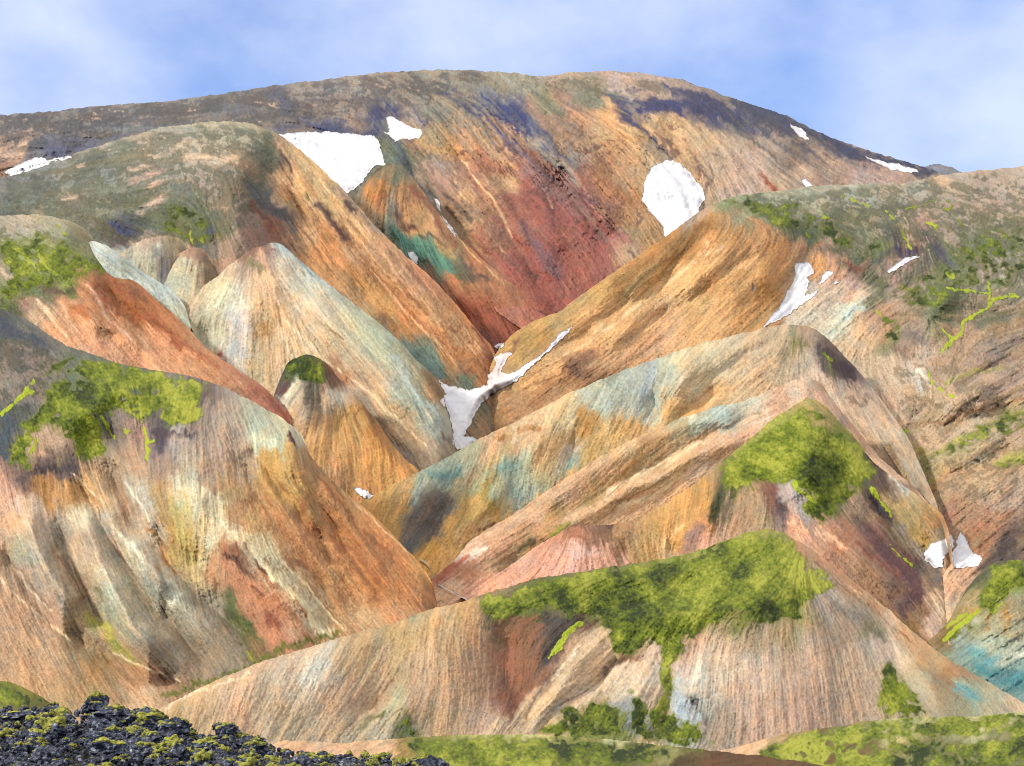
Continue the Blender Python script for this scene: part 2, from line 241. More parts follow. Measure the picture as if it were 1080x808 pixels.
hill('l7', 'hillside', 'orange valley side rising to a green and brown plateau on the right',
     '508,410,735 518,385,740 522,374,745 527,367,750 540,353,755 560,340,760 593,327,770 610,313,780 643,290,800 673,270,830 719,237,880 737,223,910 753,215,930 770,208,955 790,204,1000 820,202,1060 853,197,1150 887,195,1220 933,193,1300 960,191,1345 985,187,1380 997,184,1400 1020,181,1420 1053,178,1440 1080,176,1450 1230,172,1460',
     [[500, .0009], [640, .0009], [770, .0012], [850, .0018], [930, .0023], [1000, .0026], [1150, .0026]],
     [[700, .02], [770, .08], [860, .12], [930, .17], [1000, .2]], 25,
     '600,360,-1,.7 700,290,-.9,.8 780,260,-.9,.9 820,290,-.8,1 800,320,-.9,.8 860,320,-.9,.6 800,220,1,0 900,210,1,.05 1000,210,1,.1 1050,240,1,.3 950,255,.1,1 920,300,-.9,.5 1000,320,1,-.1 1050,330,-1,.3 1050,400,-1,.55 1000,480,-1,.45 1060,540,-1,.7 1030,600,-1,.7 950,330,-1,.4 950,390,.7,.8 990,620,-.5,1 560,410,-.9,.6 900,240,1,.3',
     '600,328:b4905c 640,302:b88c50 660,300:a88450 700,262:a87440 690,280:b88c54 680,300:cca068 725,260:a46c3c 740,245:a07044 735,228:b09078 765,255:c08450 720,300:d09c68 660,340:cc9868 620,360:cc9868 580,390:c89468 700,330:d0a478 740,300:cc9860 760,300:c88c54 800,290:b87c44 815,300:b47840 820,270:c08050 780,270:c48858 810,250:bc845c 840,250:b88464 865,275:c88c5c 790,320:c48c58 795,335:bc8450 750,340:c89464 650,370:c89870 700,350:c89878 540,372:c09458 555,360:a47c44 560,345:b48c54 530,395:b08458 525,410:b08860 605,395:7c5448 600,405:9c6844 570,415:a07050 585,418:a07858 550,425:a07858 520,425:a8845c 560,400:c09060 500,435:94a098 515,415:a0a8a0 510,445:a47048 525,440:9c6c48 495,455:946844 775,216:98a084 820,212:a8ac98 800,222:8c9c74 860,215:a8ac98 900,203:a8a494 950,197:aca090 1000,192:b49c88 1060,190:ac9888 760,222:a89878 825,232:747c64 850,238:58684c 835,245:54644c 900,232:808468 870,232:989c84 885,245:6c6c58 925,262:6c7454 905,258:787860 890,215:9c9c90 870,240:b09484 940,222:848070 985,216:988878 1045,215:a49084 1020,205:a49488 1000,240:a08c80 975,232:a08478 1055,240:807c68 960,245:988068 1000,260:707858 1040,262:687460 1075,260:7c7c6c 945,262:48405c 982,262:4c4460 965,255:906c58 905,265:646c4c 890,260:8c7464 895,275:a47c64 870,262:80685c 880,285:b88c78 905,285:8c6c64 920,298:6a6f50 862,305:bcaa9c 880,310:b8a494 895,300:a88c84 850,325:c0b8ac 930,300:988074 960,290:a08478 945,285:9c7c70 1000,290:788058 1060,285:b89c90 1035,275:b8988c 1075,280:807c6c 900,328:b4c4bc 890,335:b8c8c0 905,345:c0a080 925,315:848068 960,308:a89484 930,330:a48470 900,315:c4a490 1000,310:707850 1050,300:8c8c74 1070,310:a89c90 940,345:b08c70 980,325:7c7c5c 995,335:6c7048 1005,345:78685c 965,340:a08878 950,365:8c7470 940,360:807c58 1020,320:a89080 1060,325:b09888 1045,335:70705c 1070,345:a08c78 1020,355:a88c78 1050,380:a08478 1000,385:a88c78 975,370:c0a898 960,385:c8b0a0 970,400:ccc0b8 940,390:bca894 1070,400:b09080 1060,375:7c7474 1075,375:8c6454 1040,400:b09484 1000,430:bca088 1030,420:b09888 940,420:b49c88 960,440:b09884 975,445:a89070 1060,430:a8946c 1020,455:c0a890 980,465:bca08c 1060,455:b49c88 1040,470:bca888 970,480:a48858 1000,490:b0a078 1060,490:b4946c 975,505:a88458 985,510:a08050 1040,510:bca488 1000,525:b09474 1010,515:b89070 1070,520:b8a090 1020,545:a87c64 1060,545:a87460 1000,550:a07064 1035,575:ac6c50 1050,560:ac7058 1072,570:5c4c48 1060,582:544a48 1045,590:504640 995,602:d0a080 1005,612:cc9c80 990,630:c0a08c 980,660:c0a090 1020,602:b89078 1000,645:c0a890 1025,620:a89070 1020,600:b88c70')
hill('l2', 'hill', 'rounded grey green dome falling into orange slopes at its right',
     '-170,204,990 0,188,1000 23,180,1010 43,173,1020 77,163,1035 110,152,1045 143,142,1050 173,134,1055 207,130,1055 233,128,1055 260,129,1050 280,135,1045 297,143,1038 313,156,1020 333,173,995 359,197,955 380,220,925 403,246,895 430,272,860 457,294,830 487,328,800 505,350,780 518,364,768 523,374,762 528,395,752 532,440,740',
     [[0, .0013]], [[0, .14], [250, .13], [310, .04], [530, .02]], 35,
     '300,180,.6,1 340,240,.7,1 400,300,.8,1 470,360,.8,1 180,150,1,-.15 100,180,1,-.35 50,210,1,-.1 150,200,1,-.6 230,200,-.3,1 270,210,.6,1 120,240,.8,.6 140,280,.8,.8 200,290,-.3,1 200,170,1,-.2 240,160,1,.1',
     '40,180:7c7c7c 60,180:8a8780 120,162:989488 180,145:a89a88 230,138:a8a088 270,142:a49c88 290,150:7c8068 200,165:b4a490 240,160:b0a08c 170,165:a89888 130,190:85837a 150,180:a8968c 80,200:7c7f78 100,175:787c78 20,195:687080 10,205:646c74 20,215:68746c 60,215:807c70 75,212:a89488 150,210:7c806c 170,195:787c70 190,185:ac9888 100,228:908c78 60,225:848070 200,215:788060 170,230:70785c 200,232:707c58 235,185:8c8078 220,195:9c8c80 240,215:a88c7c 250,200:9c8474 265,235:8c786c 250,235:9c8474 285,165:6c7060 290,175:70685c 305,178:5c4c50 278,190:8c7c68 275,200:6c6860 295,215:585c64 305,228:5c5860 280,225:685c58 283,237:84483c 120,240:605460 110,240:70644c 132,238:4c5478 142,245:4c5070 118,252:604a5c 222,245:50587c 200,245:688050 240,250:7c7860 215,258:707054 270,250:8c6c64 250,262:947c6c 300,155:b49078 310,165:c8a878 300,185:c08c60 270,182:d0a484 320,185:c4a46c 335,190:ccaa74 325,200:c89c68 310,205:c09070 305,215:c8a080 345,205:c4a070 320,222:bc9068 310,218:a8a080 345,215:c8a878 355,235:b89070 345,245:b88058 330,240:bc8c64 370,250:c88c68 370,225:bc9870 350,270:c08058 320,250:c89c74 335,270:c07c50 400,290:c88860 385,265:bc8870 420,285:c4886c 440,305:b47458 430,335:b87048 400,320:b88450 470,350:c07850 450,330:c08058 440,300:b4705c 490,360:b46c44 500,372:b87048 380,310:a8845c 390,300:b07848 400,335:8c6c50 420,350:b07044 425,362:607468 435,375:507870 450,385:587c70 455,395:9c6c50 475,395:7c7058 490,400:50685c 470,380:b07048 500,390:a46444 515,370:9c5848 510,385:a05c40 100,265:a4c0c8 120,275:a4b8b8 135,285:94a89c 150,297:9cb8c0 180,315:a4bcb8 192,325:b8c0ac 110,262:98b0b0 150,260:b8a090 170,255:a48c80 145,275:a8a89c 160,280:a4a494 172,268:74706c 178,278:5c5868 190,255:6c6c50 195,285:a8a490 185,300:a8a898 195,310:b0a898 205,265:b08a78 212,280:a49070 218,275:986c60 225,265:74685c 210,300:ac9884 235,270:a48470 170,288:a0a094')
hill('l1c', 'ridge', 'orange ridge crossed by a dark green band in the middle of the mountain face',
     '352,240,990 372,209,1020 385,193,1060 398,178,1105 410,173,1120 422,173,1118 440,193,1095 460,223,1045 483,250,1000 513,277,955 537,297,925 560,313,900 577,330,880 585,360,865',
     [[0, .0012]], [[0, .02]], 14, '410,210,-.2,1 440,230,.6,1 490,290,.8,1 530,330,.5,1 400,190,-.3,1',
     '405,178:84785c 425,180:6c6c54 430,190:84785c 432,205:a07850 400,205:c47c44 385,210:b08454 402,192:b08450 378,212:8c7c64 450,218:a07050 430,225:c08a58 455,240:c89464 470,255:bc8c5c 440,240:b08858 420,225:a89078 410,235:8c9480 425,252:548470 440,258:508c7c 455,270:4c8c7c 460,275:609078 480,282:706c50 490,285:685c48 475,270:a08c60 500,280:b07450 450,285:98705c 455,295:9c7460 480,298:b47450 500,300:b87850 520,305:b47854 480,320:a86048 500,325:a05040 525,335:94443c 515,345:904440 535,350:944840 550,325:b06c50 560,320:b87454 530,318:b07850 540,340:904440 565,335:984c44 440,300:a07060 510,355:7c5458')
hill('l1', 'mountain', 'broad banded mountain with a rounded skyline behind everything else',
     '-170,123,1480 0,121,1500 45,119,1520 100,112,1550 160,108,1580 230,100,1620 290,90,1670 340,84,1700 400,77,1730 450,74,1750 500,74,1750 540,77,1745 572,81,1735 582,79,1760 600,76,1790 640,75,1800 680,77,1790 720,84,1760 742,92,1740 760,99,1720 800,112,1670 830,123,1630 860,138,1590 890,150,1560 920,160,1530 950,169,1510 975,176,1500 990,182,1490 1030,196,1470 1070,215,1450',
     [[0, .0022]], [[0, .14]], 22,
     '460,130,.7,1 520,160,.85,1 560,200,.9,1 600,130,1,.95 650,200,.9,1 700,150,.95,1 760,150,.9,.8 830,160,1,.7 900,175,1,.5 745,190,.1,1 730,220,.3,1 550,300,.8,1 650,270,.6,1 20,140,1,-.1 200,115,1,-.15 350,100,1,-.1 440,95,1,.1 480,82,1,.1 680,88,1,.15 400,125,.5,1 540,112,.9,1 620,82,1,.05 480,150,.6,1',
     '20,130:888280 60,125:84807c 100,122:847c7c 150,120:8c8480 180,125:8b8178 200,112:8c8478 250,108:8a8078 250,118:786f6c 320,96:948a80 300,108:5c5c70 290,115:786c68 330,110:80746c 400,88:968a7c 460,83:a0937f 530,86:a09883 560,90:9c9884 600,92:98907c 590,82:b09a8c 640,82:b49c90 680,88:b49c8c 720,95:a08c80 700,100:a89484 740,102:a08b7e 0,160:b49480 15,162:b09078 25,155:a08878 60,160:5c607c 40,165:70707c 80,155:646474 120,140:807c74 10,175:8c7060 300,125:7c726c 270,122:74706c 360,120:a58f7c 330,125:847468 350,133:505274 380,125:80706c 420,103:958676 395,112:80747c 385,100:988878 450,105:988c7c 430,118:a08c7c 460,120:807c70 470,100:908874 415,155:6c7460 420,165:587060 430,170:687460 405,165:687060 440,160:6c6854 435,150:8c6c58 430,185:586860 450,200:6c6c60 445,180:988474 450,190:8c7c70 455,138:a08c6c 450,145:cca068 465,150:c8985c 480,160:c48a5a 470,170:b88868 460,190:a88470 475,190:b98770 450,170:a89080 465,205:a07c68 480,210:b08868 490,200:c89c70 500,190:a8705c 510,165:b07458 500,150:c09068 525,140:b08860 530,155:c09470 520,175:a8684c 530,195:b8946c 535,200:c4a478 545,180:a07060 545,145:b08c70 560,165:a06858 520,112:6c7080 540,110:4c5480 545,125:50567c 510,125:9c907c 500,120:8c8878 560,130:807c80 570,145:847c7c 580,160:a09488 600,175:908478 590,150:b08c6c 580,140:b48c6c 600,165:a0968c 565,115:a5826c 575,105:8c8868 600,105:9c8070 620,105:808068 610,125:b88c6c 640,108:d4a470 635,120:d09c68 655,130:d0a470 620,150:b8956f 610,140:a88870 650,160:b88c64 660,145:c89c68 640,140:b8986c 600,185:9c706c 620,190:b07058 640,190:b87c54 610,210:946468 580,190:986c68 560,190:9a706c 560,215:9c6458 580,220:946468 560,235:a8705c 540,215:a86c58 600,235:985c5c 600,255:9a5b58 630,260:9c5450 620,285:9c5450 600,280:a05c50 640,240:a05c58 650,215:a8745c 660,225:b08058 670,205:b87c50 670,240:a88c64 680,250:ac885c 660,255:98605c 665,265:b09878 680,180:b09068 690,160:b89c78 665,185:b08c68 700,150:c49c70 720,160:c09c70 715,135:c8a478 735,175:b0906c 745,195:a88c70 740,210:948470 750,190:b09a80 760,150:c4a484 740,140:c0a47c 760,170:b49c84 790,140:b49a80 780,160:c0a48c 800,170:bca08c 780,180:b89c88 820,165:b09884 790,190:c4a48c 830,180:a8937e 850,180:b89c84 860,165:907c6c 840,165:88786c 870,180:94806c 880,170:c8a484 865,185:a08474 900,182:b09890 900,168:a08c84 930,178:b49888 935,185:a89088 960,186:a89080 980,184:a09480 770,190:b8a088 760,200:b09c88 780,200:b4988c 500,240:c09468 480,230:9c7c5c 490,255:a07c58 510,250:b8845c 520,225:b89464 530,240:b08870 520,270:b07058 540,260:b4785c 535,270:8c5c54 560,285:a0584c 560,300:a8604c 590,310:a05048 575,300:a8584c 540,290:a86050 580,265:9c5854 600,300:984c48 740,108:48486c 640,95:8c8c74 800,130:706c74 770,115:84786c 830,135:60606c')
hill('far', 'hill', 'bluish far hills showing at the right behind the mountain',
     '850,170,3400 885,150,3500 897,151,3500 915,160,3500 950,178,3500 970,176,3600 985,174,3600 1000,175,3600 1012,180,3600 1040,186,3500 1080,192,3500', [[0, .004]], [[0, 0]], 20, '980,180,1,.2',
     '890,152:6c74a8 985,178:7078a4 1010,182:7078a0')

# stains, bands, patches of other earth, and painted shade in fg's dark gully: hill : colour : half width : softness : line   (P = closed outline)
BANDS = '''
l1:3c4468:4:3:385,122 400,118 412,112
l1:38406c:7:5:392,140 398,128 410,116 420,120
l1:505a6c:4:4:398,135 415,150 425,170
l1:40486c:3:2:340,137 360,134 385,139 395,141
l1:48507a:3:3:300,132 320,128 342,135
l1:40487c:2:2:440,120 448,128 452,124
l1:3c4474:2.5:2:465,100 490,115 510,132
l1:3c4474:2.5:2:478,98 505,118 525,140 545,160
l1:2c3470:2:1.6:508,100 530,118 545,138
l1:34406c:1.6:1.4:520,101 548,124 566,150
l1:3a446c:1.3:1.2:496,100 520,122 536,146 552,168
l1:3a446c:1.2:1.2:534,104 560,130 580,155
l1:484e6c:1.2:1:482,104 506,128 522,152
l1:2e3670:3.5:3:528,106 545,117 552,128
l1:4c5474:2:2:555,120 575,145 600,170
l1:505870:2:2:545,135 570,160 590,180
l1:5c6078:1.5:2:540,150 570,180 585,190
l1:9a9488:2.5:3:560,150 585,172 610,195
l1:38406c:4:3:636,96 650,104 662,118 672,128
l1:343a6c:5:3:655,102 662,112 660,118
l1:404464:2.5:2:672,128 690,150 706,168
l1:3c4268:2.5:2:650,97 680,103 700,110
l1:343c6c:4:3:688,104 712,108 735,112 748,122
l1:343c6c:3:2:712,110 722,122
l1:3a4068:2:1.5:694,88 705,92 712,96
l1:40446c:2:1.5:665,90 678,91
l1:3c4268:3:2:712,98 735,103 760,110 775,116
l1:40466c:4:3:745,112 770,122 795,136
l1:3c4464:4:3:790,114 820,124 850,138 880,150 905,158
l1:343e60:5:3:870,146 900,158 930,167 960,175 990,182
l1:383e58:3:2:845,140 870,155 890,164
l1:4c5060:1.5:1.5:800,135 825,155 845,165
l1:4c4c5c:1.5:1.5:820,130 850,158 880,178
l1:5c5c64:2:2:770,128 800,150 830,170
l1:5c5c6c:4:4:240,115 265,122
l1:50566c:4:4:285,105 305,112 300,120
l1:545a78:5:4:55,162 75,158 95,152
l1:5c6070:3:3:100,150 130,140 160,134
l1:b49884:5:3:0,160 15,158 28,156
l1:3c4858:2:2:425,165 440,190 458,212
l1:485060:2:2:418,150 435,175
l1:70685c:2:2:436,160 450,182 456,192
l1:4a4050:1.5:1.5:450,170 458,184
l1:7a3c4c:3:2:808,188 818,196 826,203
l1:943c44:3:2:804,184 820,200
l1:5c4c50:1.5:1.2:748,172 752,185 745,200 741,212
l1:5c4c48:1.2:1:736,178 750,190
l1:4a4650:1.2:1:752,162 768,166
l1:8c3434:1.5:1.5:600,148 608,160 622,162
l1:80303c:1.5:1.5:628,165 645,182
l1:542c50:2:1.5:665,266 672,273
l1:e8c090:1:.8:575,208 583,222
l1:5c3c5c:2:2:612,204 632,214
l1:984c50:8:8:600,250 625,285 600,305
l1:70506c:6:6:555,245 590,290
l1:80605c:5:5:600,200 640,255
l1:e0b888:1.2:1.5:485,170 520,210 540,250
l1:e0b080:1.2:1.5:470,175 500,225 530,265
l1:5c4c44:3:3:470,205 482,222 490,232
l1:40303c:1.5:1:563,325 575,330
l1:c8a070:2:2:505,140 530,165 545,182
l1:704c44:1.5:1.2:512,132 540,170
l1:704c44:1.5:1.2:525,130 545,165
l1c:3f7c6c:6:4:415,243 432,255 450,268 470,280
l1c:4c8c7c:5:4:440,262 460,270 475,283
l1c:584c44:2.5:2:446,252 470,256
l1c:48403c:3:2.5:495,285 512,288
l1c:5c3838:4:3:420,225 430,235 440,238
l1c:c87838:5:5:392,205 400,195
l1c:844038:2.5:2:440,200 460,235 480,258
l1c:e0a878:1:1:465,228 490,258 530,298
l1c:903c3c:8:8:500,330 530,345
l1c:503c50:2:2:505,345 520,362
l1c:6c5c70:2:2:460,300 480,320
l2:50545c:3.5:3:262,198 275,212 292,226 300,234
l2:4c4c50:3:3:275,205 290,218 306,232
l2:683c40:3:3:270,218 280,232 286,240
l2:4c4048:3:2.5:297,160 305,175 308,182
l2:4a4c5c:4:4:120,238 132,240 140,250
l2:44507c:3:2.5:112,234 122,240 133,248
l2:44506c:4:3:219,246 223,250
l2:585c40:3:2:326,204 330,209
l2:5c4c4c:4:2:338,222 344,234
l2:583840:5:2.5:348,240 358,250
l2:5c4440:3:2:366,218 374,228
l2:5c4434:1.5:1.5:310,232 330,262 350,285
l2:e4bc88:1.5:1.5:318,165 345,200 390,250
l2:a08c84:3:3:355,200 400,245
l2:904c34:2:2:380,270 410,310 450,350
l2:984c38:2:2:405,280 450,330
l2:e0a878:1.5:1.5:370,262 420,320 480,385
l2:5c4030:3:3:395,345 415,352
l2:50706c:6:4:425,362 440,378 455,390
l2:4c6854:4:4:485,395 505,402
l2:682c38:1.5:1:498,345 512,360
l2:605450:3:3:170,262 178,272 172,282
l2:504860:2:2:174,282 178,276
l2:b49c90:4:4:148,222 175,210
l2:c0a890:5:4:195,168 235,170 255,165
l2:b8a090:2:2:130,175 150,170
l2:b8a494:2:2:65,213 80,209
l2:b8988c:4:3:140,188 170,180
l2:c0a494:3:3:160,196 185,190
l2:687068:5:5:170,175 190,200 200,225
l2:5c6858:6:6:185,215 210,230
l2:6c7468:4:4:100,200 150,190
l3:9cb4b8:3.5:3:293,256 320,282 350,308
l3:6c8c94:1.2:1:296,258 320,282 332,296
l3:745448:5:4:255,268 275,258 290,254
l3:6c7048:4:4:262,276 270,284
l3:845c58:2.5:2:268,262 288,266
l3:70502c:1.5:1.2:290,322 298,345
l3:a87c48:4:4:275,340 282,355
l3:e4ccac:1.2:1.2:300,340 350,385 400,425 450,470
l3:c8bcc0:6:6:252,330 250,375
l3:a0a4a8:4:4:250,345 248,380
l3:806050:1:1:345,345 365,362
l3:806050:1:1:318,288 325,296
l3:8c3c4c:4:3:232,372 238,380
l3:8c8074:8:6:375,425 400,455 435,485
l3:705460:2:2:410,465 428,485
l3:9cacac:4:3:410,375 440,415 465,445
l3:6c5850:2:1.5:463,455 476,470
l3:7c6044:4:3:448,390 465,410
l4:24382f:7:4:312,382 325,382 338,390
l4:24382f:6:4:322,396 340,398
l4:5a3838:4:3:295,410 306,395
l4:703c34:3:2.5:342,390 355,396
l4:4c4844:1.5:1.5:305,425 318,408
l4:7c5030:3:3:378,438 390,448 400,460
l4:805034:1.5:1.5:372,445 380,460
l4:dcd0bc:2:1.5:298,420 308,406
l5:a04c30:5:4:80,318 95,330
l5:904428:6:4:118,308 130,322 145,338
l5:743828:4:3:138,306 152,315
l5:e8b898:1.5:1.5:95,300 110,330 140,360
l5:e0a484:2:2:60,320 90,360 110,380
l5:e8c09c:1.5:1.5:40,318 70,355
l5:904034:3:3:150,330 190,360 230,385
l5:904c44:3:2:270,410 305,440
l5:7c3444:3:3:285,425 305,440
l5:4a5638:8:6:0,322 20,335 45,352
l5:3c4858:6:5:0,335 20,350
l5:5c4c40:4:4:45,305 65,300 75,300
l5:38482c:3:3:60,300 72,298
l5:607460:4:4:15,278 35,280
l5:587058:5:5:15,298 30,300
l5:c8ac94:3:2:0,283 12,288
lh:3c4a5c:7:5:0,340 20,352 45,362
lh:44505c:6:5:55,420 90,425 115,420
lh:405c60:6:5:80,420 105,425
lh:40505c:7:5:0,440 15,450 8,475
lh:4c4450:5:3:20,502 45,496 70,492 90,486
lh:3c3440:3:2:38,496 60,496
lh:483c50:3:2.5:165,452 180,458 205,452
lh:50404c:3:3:215,408 208,425 205,445
lh:40485c:4:4:150,418 160,430
lh:8c7c78:5:4:120,432 138,445
lh:90501c:1.5:1.5:45,505 52,525 58,550
lh:8c5430:1.5:1.5:55,505 56,530
lh:a06c34:3:3:45,508 56,535
lh:5c3c28:.9:.8:98,536 106,548
lh:f0dcc0:.8:.8:75,498 110,535
lh:e0d8c0:1.2:1.2:132,508 155,545 168,570
lh:dcd4bc:2:2:130,565 152,585
lh:dcd0b0:2:2:105,605 118,600 120,610
lh:e0cca8:2:2:78,540 90,545
lh:b0bca8:5:4:118,618 125,640
lh:5c6048:4:4:100,625 108,635
lh:a87048:2:1.5:155,560 175,585 195,610
lh:8c4838:1:.8:115,560 140,605 162,638
lh:6c4c34:1:.8:10,585 30,612 50,640
lh:7c4c34:1:.8:63,588 78,612 88,636
lh:e8d0b0:1:.8:20,600 40,632 55,645
lh:d8e0d0:2:2:178,612 188,625 180,640
lh:c8b488:5:4:215,550 212,590
lh:e8dcb4:2:2:235,548 290,610 340,665
lh:d8cca4:2.5:2:255,565 300,620 330,655
lh:e4d4a8:1.2:1:285,575 330,630 365,665
lh:704034:5:3:248,578 260,592
lh:4c2c30:4:2.5:240,588 256,600
lh:5c3028:2.5:1.5:258,575 278,605
lh:783838:3:2:262,622 275,632
lh:783c3c:4:2.5:285,655 295,664
lh:506038:4:3:240,635 255,655 275,672
lh:7c8c2c:3:2.5:262,682 270,690
lh:6c5838:4:3:185,725 190,722
lh:4c2438:3:2:305,464 312,474
lh:804830:5:4:318,525 322,540
lh:b4c8b0:3:2:272,458 268,478
lh:e4dcc0:1.5:1:280,462 298,466
lh:8c4c30:2:2:330,500 370,545 410,590
lh:904c34:3:3:360,570 400,610
lh:603828:1.5:1.2:350,510 362,525
lh:e8bc80:1.5:1.2:360,517 395,547 430,582
lh:50641c:3.5:1.5:176,739 210,722 250,703 300,684 358,667
lh:a0a040:5:5:95,655 115,670 125,690
lh:8c8c40:4:4:120,680 145,700
lh:d8a078:1.5:1.5:5,610 40,680
lh:e0c8a8:1:1:120,690 190,720
lh:e0c8a8:1.2:1.2:0,608 40,650 80,680
lh:8c8878:3:3:150,600 165,625 190,660
l8:58908c:5:4:455,502 475,495 482,492
l8:689c94:6:5:530,498 545,495
l8:84a098:7:6:545,510 550,530
l8:5c9898:2:1.5:603,482 600,495
l8:a8b4ac:3:2.5:640,400 630,430
l8:6c8074:3:2.5:635,404 650,398
l8:98a8b0:6:5:685,390 678,420
l8:b8bcb8:3:2.5:692,400 680,445
l8:5c5c64:7:5:462,535 445,560 430,575
l8:584c54:2:1.5:465,550 450,565
l8:7c4838:3:2:512,556 520,552
l8:8c5038:1.5:1.5:490,575 505,565
l8:dcc8a8:3:2.5:548,450 545,465
l8:a86c38:4:3:552,455 565,452
l8:985c30:4:3:525,465 535,462
l8:9c7034:2:2:618,450 610,465
l8:443844:6:4:868,368 880,380 895,400
l8:3c3040:4:3:885,385 900,400
l8:687048:4:4:840,362 850,360
l8:60703c:3:3:875,390 880,400
l8:5c3028:1:1:898,405 912,425
r9:787c2c:3:3:570,568 582,562
r9:504830:4:3:545,580 565,572
r9:8c6c44:5:4:560,582 530,605
r9:a87858:2:2:590,545 560,575
r9:f0e4dc:3:2.5:490,592 510,580
r9:a44c48:4:3:455,612 475,600 490,590
r9:8c6438:1.5:1.2:642,535 665,522 680,510
r9:84603c:1.2:1:628,550 680,515 740,480
r9:80603c:1.5:1.2:660,503 720,472 760,445
r9:805c38:1.2:1.2:720,475 760,450 800,435
r9:e4c8a4:3:2.5:640,520 690,488 740,468
r9:e0c4a0:3:2.5:660,535 720,500
r9:b8c4b4:4:3:730,443 768,433
r9:9c7c60:6:5:860,405 875,415
r9:8c5438:1.2:1:850,420 870,432 900,470 940,515
mh:4a3c38:3:2:640,556 655,552 668,548
mh:7c5440:3:3:605,556 640,560
mh:d8b0a4:6:5:600,585 618,588
mh:8c2c34:1.5:1.5:600,567 615,570
mh:40482c:5:4:762,500 756,520 748,545
mh:8c6c68:5:4:738,555 728,575 720,590
mh:5c4028:1.2:1:650,570 668,596
mh:5c4028:1.2:1:640,572 655,600
mh:705030:1.2:1:662,568 675,592
mh:e0b478:3:3:718,560 700,580
mh:6c3840:3:2.5:812,510 822,530
mh:40343c:4:3:822,525 826,540
mh:a89cac:4:3:832,515 842,540
mh:38303c:3:2:915,480 922,490
mh:38343c:4:3:912,512 925,530 940,550
mh:3c3848:3:2:920,525 935,548
mh:5c3848:6:4:905,545 930,575 965,625
mh:58384c:6:4:930,575 955,605 970,630
mh:7c4040:3:3:905,575 945,605
mh:e0a888:2:2:830,558 860,560 890,580
mh:88807c:6:5:955,560 975,595
mh:686060:5:4:975,585 985,610
mh:d0d8c4:2:1.5:940,498 955,515
mh:6c5c4c:2:2:942,512 945,530
fg:3f5028:4:3:512,636 515,652 530,655
fg:3c3c38:5:4:575,650 590,655 610,655
fg:46403f:6:5:592,660 582,680 575,692
fg:40382c:4:3:600,645 622,650
fg:703030:4:4:544,738 540,750
fg:8a5044:6:5:530,690 542,720
fg:503c28:3:2:662,690 650,704 640,712
fg:5c3828:1.2:1:640,712 620,728 590,745
fg:6c4c38:1.2:1:598,702 570,735 555,760
fg:dcccb0:2:2:610,685 580,720
fg:7c8c98:5:4:665,735 660,770
fg:9cb0bc:5:4:714,740 720,765
fg:545054:3:3:728,735 745,765
fg:8c5c38:1.2:1:415,715 390,745
fg:705038:1:.8:440,738 415,750 395,775
fg:98a890:4:4:415,735 400,750
fg:e0dccc:5:5:330,700 320,715
fg:e8d4b4:2:1.5:180,748 200,736 240,718 260,708
fg:46503c:4:4:428,748 434,772
fg:58602c:3:3:385,765 400,752
fg:e8dcc8:5:5:735,705 740,715
fg:68604c:5:5:912,660 925,672
fg:787068:6:5:885,645 905,655
fg:c8a888:1.5:1.2:850,590 907,625 953,655 1003,690
fg:784c38:1.2:1:860,592 910,635 960,675
fg:509098:5:4:1010,730 1025,738
fg:344838:6:5:660,770 690,775
fg:36424c:5:4:705,683 712,680 715,688
tm:2c8088:8:6:1035,705 1060,718 1085,720
tm:50989c:5:5:1030,690 1050,695
tm:c0c8bc:4:3:1068,688 1080,695
tm:a07830:2:2:1050,655 1045,670
tm:a07830:2:2:1070,640 1060,665
l7:3a3458:6:4:935,262 950,268 965,266
l7:3c3660:4:3:983,256 990,262
l7:403850:5:4:940,268 925,275
l7:44543c:6:5:832,240 850,238
l7:4a5a40:6:5:872,238 885,235
l7:48543c:6:5:885,255 895,260
l7:64744c:8:6:920,262 935,265
l7:6c7c54:5:5:760,217 790,218
l7:a46040:4:4:860,250 850,262
l7:7c3444:4:3:898,278 908,285
l7:c8b4a0:3:3:840,325 880,312
l7:e4dcd0:3:2.5:965,395 975,400
l7:a8c0b8:4:3:885,338 910,328
l7:586040:5:4:928,300 932,312
l7:5c6c44:5:4:990,325 1010,325
l7:4c5838:4:3:985,336 1005,338
l7:5c6450:5:4:1035,342 1060,335
l7:5c5c40:4:4:1050,330 1080,330
l7:7c6c64:5:4:960,350 980,360
l7:706468:3:3:960,345 975,355
l7:a05c44:1.2:1:960,450 1000,443 1040,432 1080,418
l7:8c6c50:2:1.5:965,448 1010,442 1050,430
l7:9c9c48:4:3:1080,432 1050,448 1020,467 990,478
l7:a0a040:3:3:1080,480 1055,490
l7:9c9850:3:3:1050,385 1030,392 1000,405
l7:948c44:4:4:960,470 975,480 980,505
l7:504448:6:5:1080,560 1060,572 1050,590
l7:403838:4:4:1070,575 1055,585
l7:984c44:1:.8:1035,560 1080,530
l7:a87038:8:7:810,300 800,320
l7:8c5c30:4:4:650,300 690,275
l7:84552c:6:5:715,262 740,242
l7:e0b888:2:2:690,310 640,345 600,375
l7:e0b888:2:2:760,260 700,300
l7:5c3c34:2:1.5:590,392 605,388 612,395
l7:5c3c34:1.2:1:565,405 590,395
l7:6c3c50:3:2:540,370 548,362
l7:78787c:2:2:500,430 515,410
l7:a89c94:2:1.5:795,303 793,308
l7:48383a:1.5:1:793,300 793,306
'''
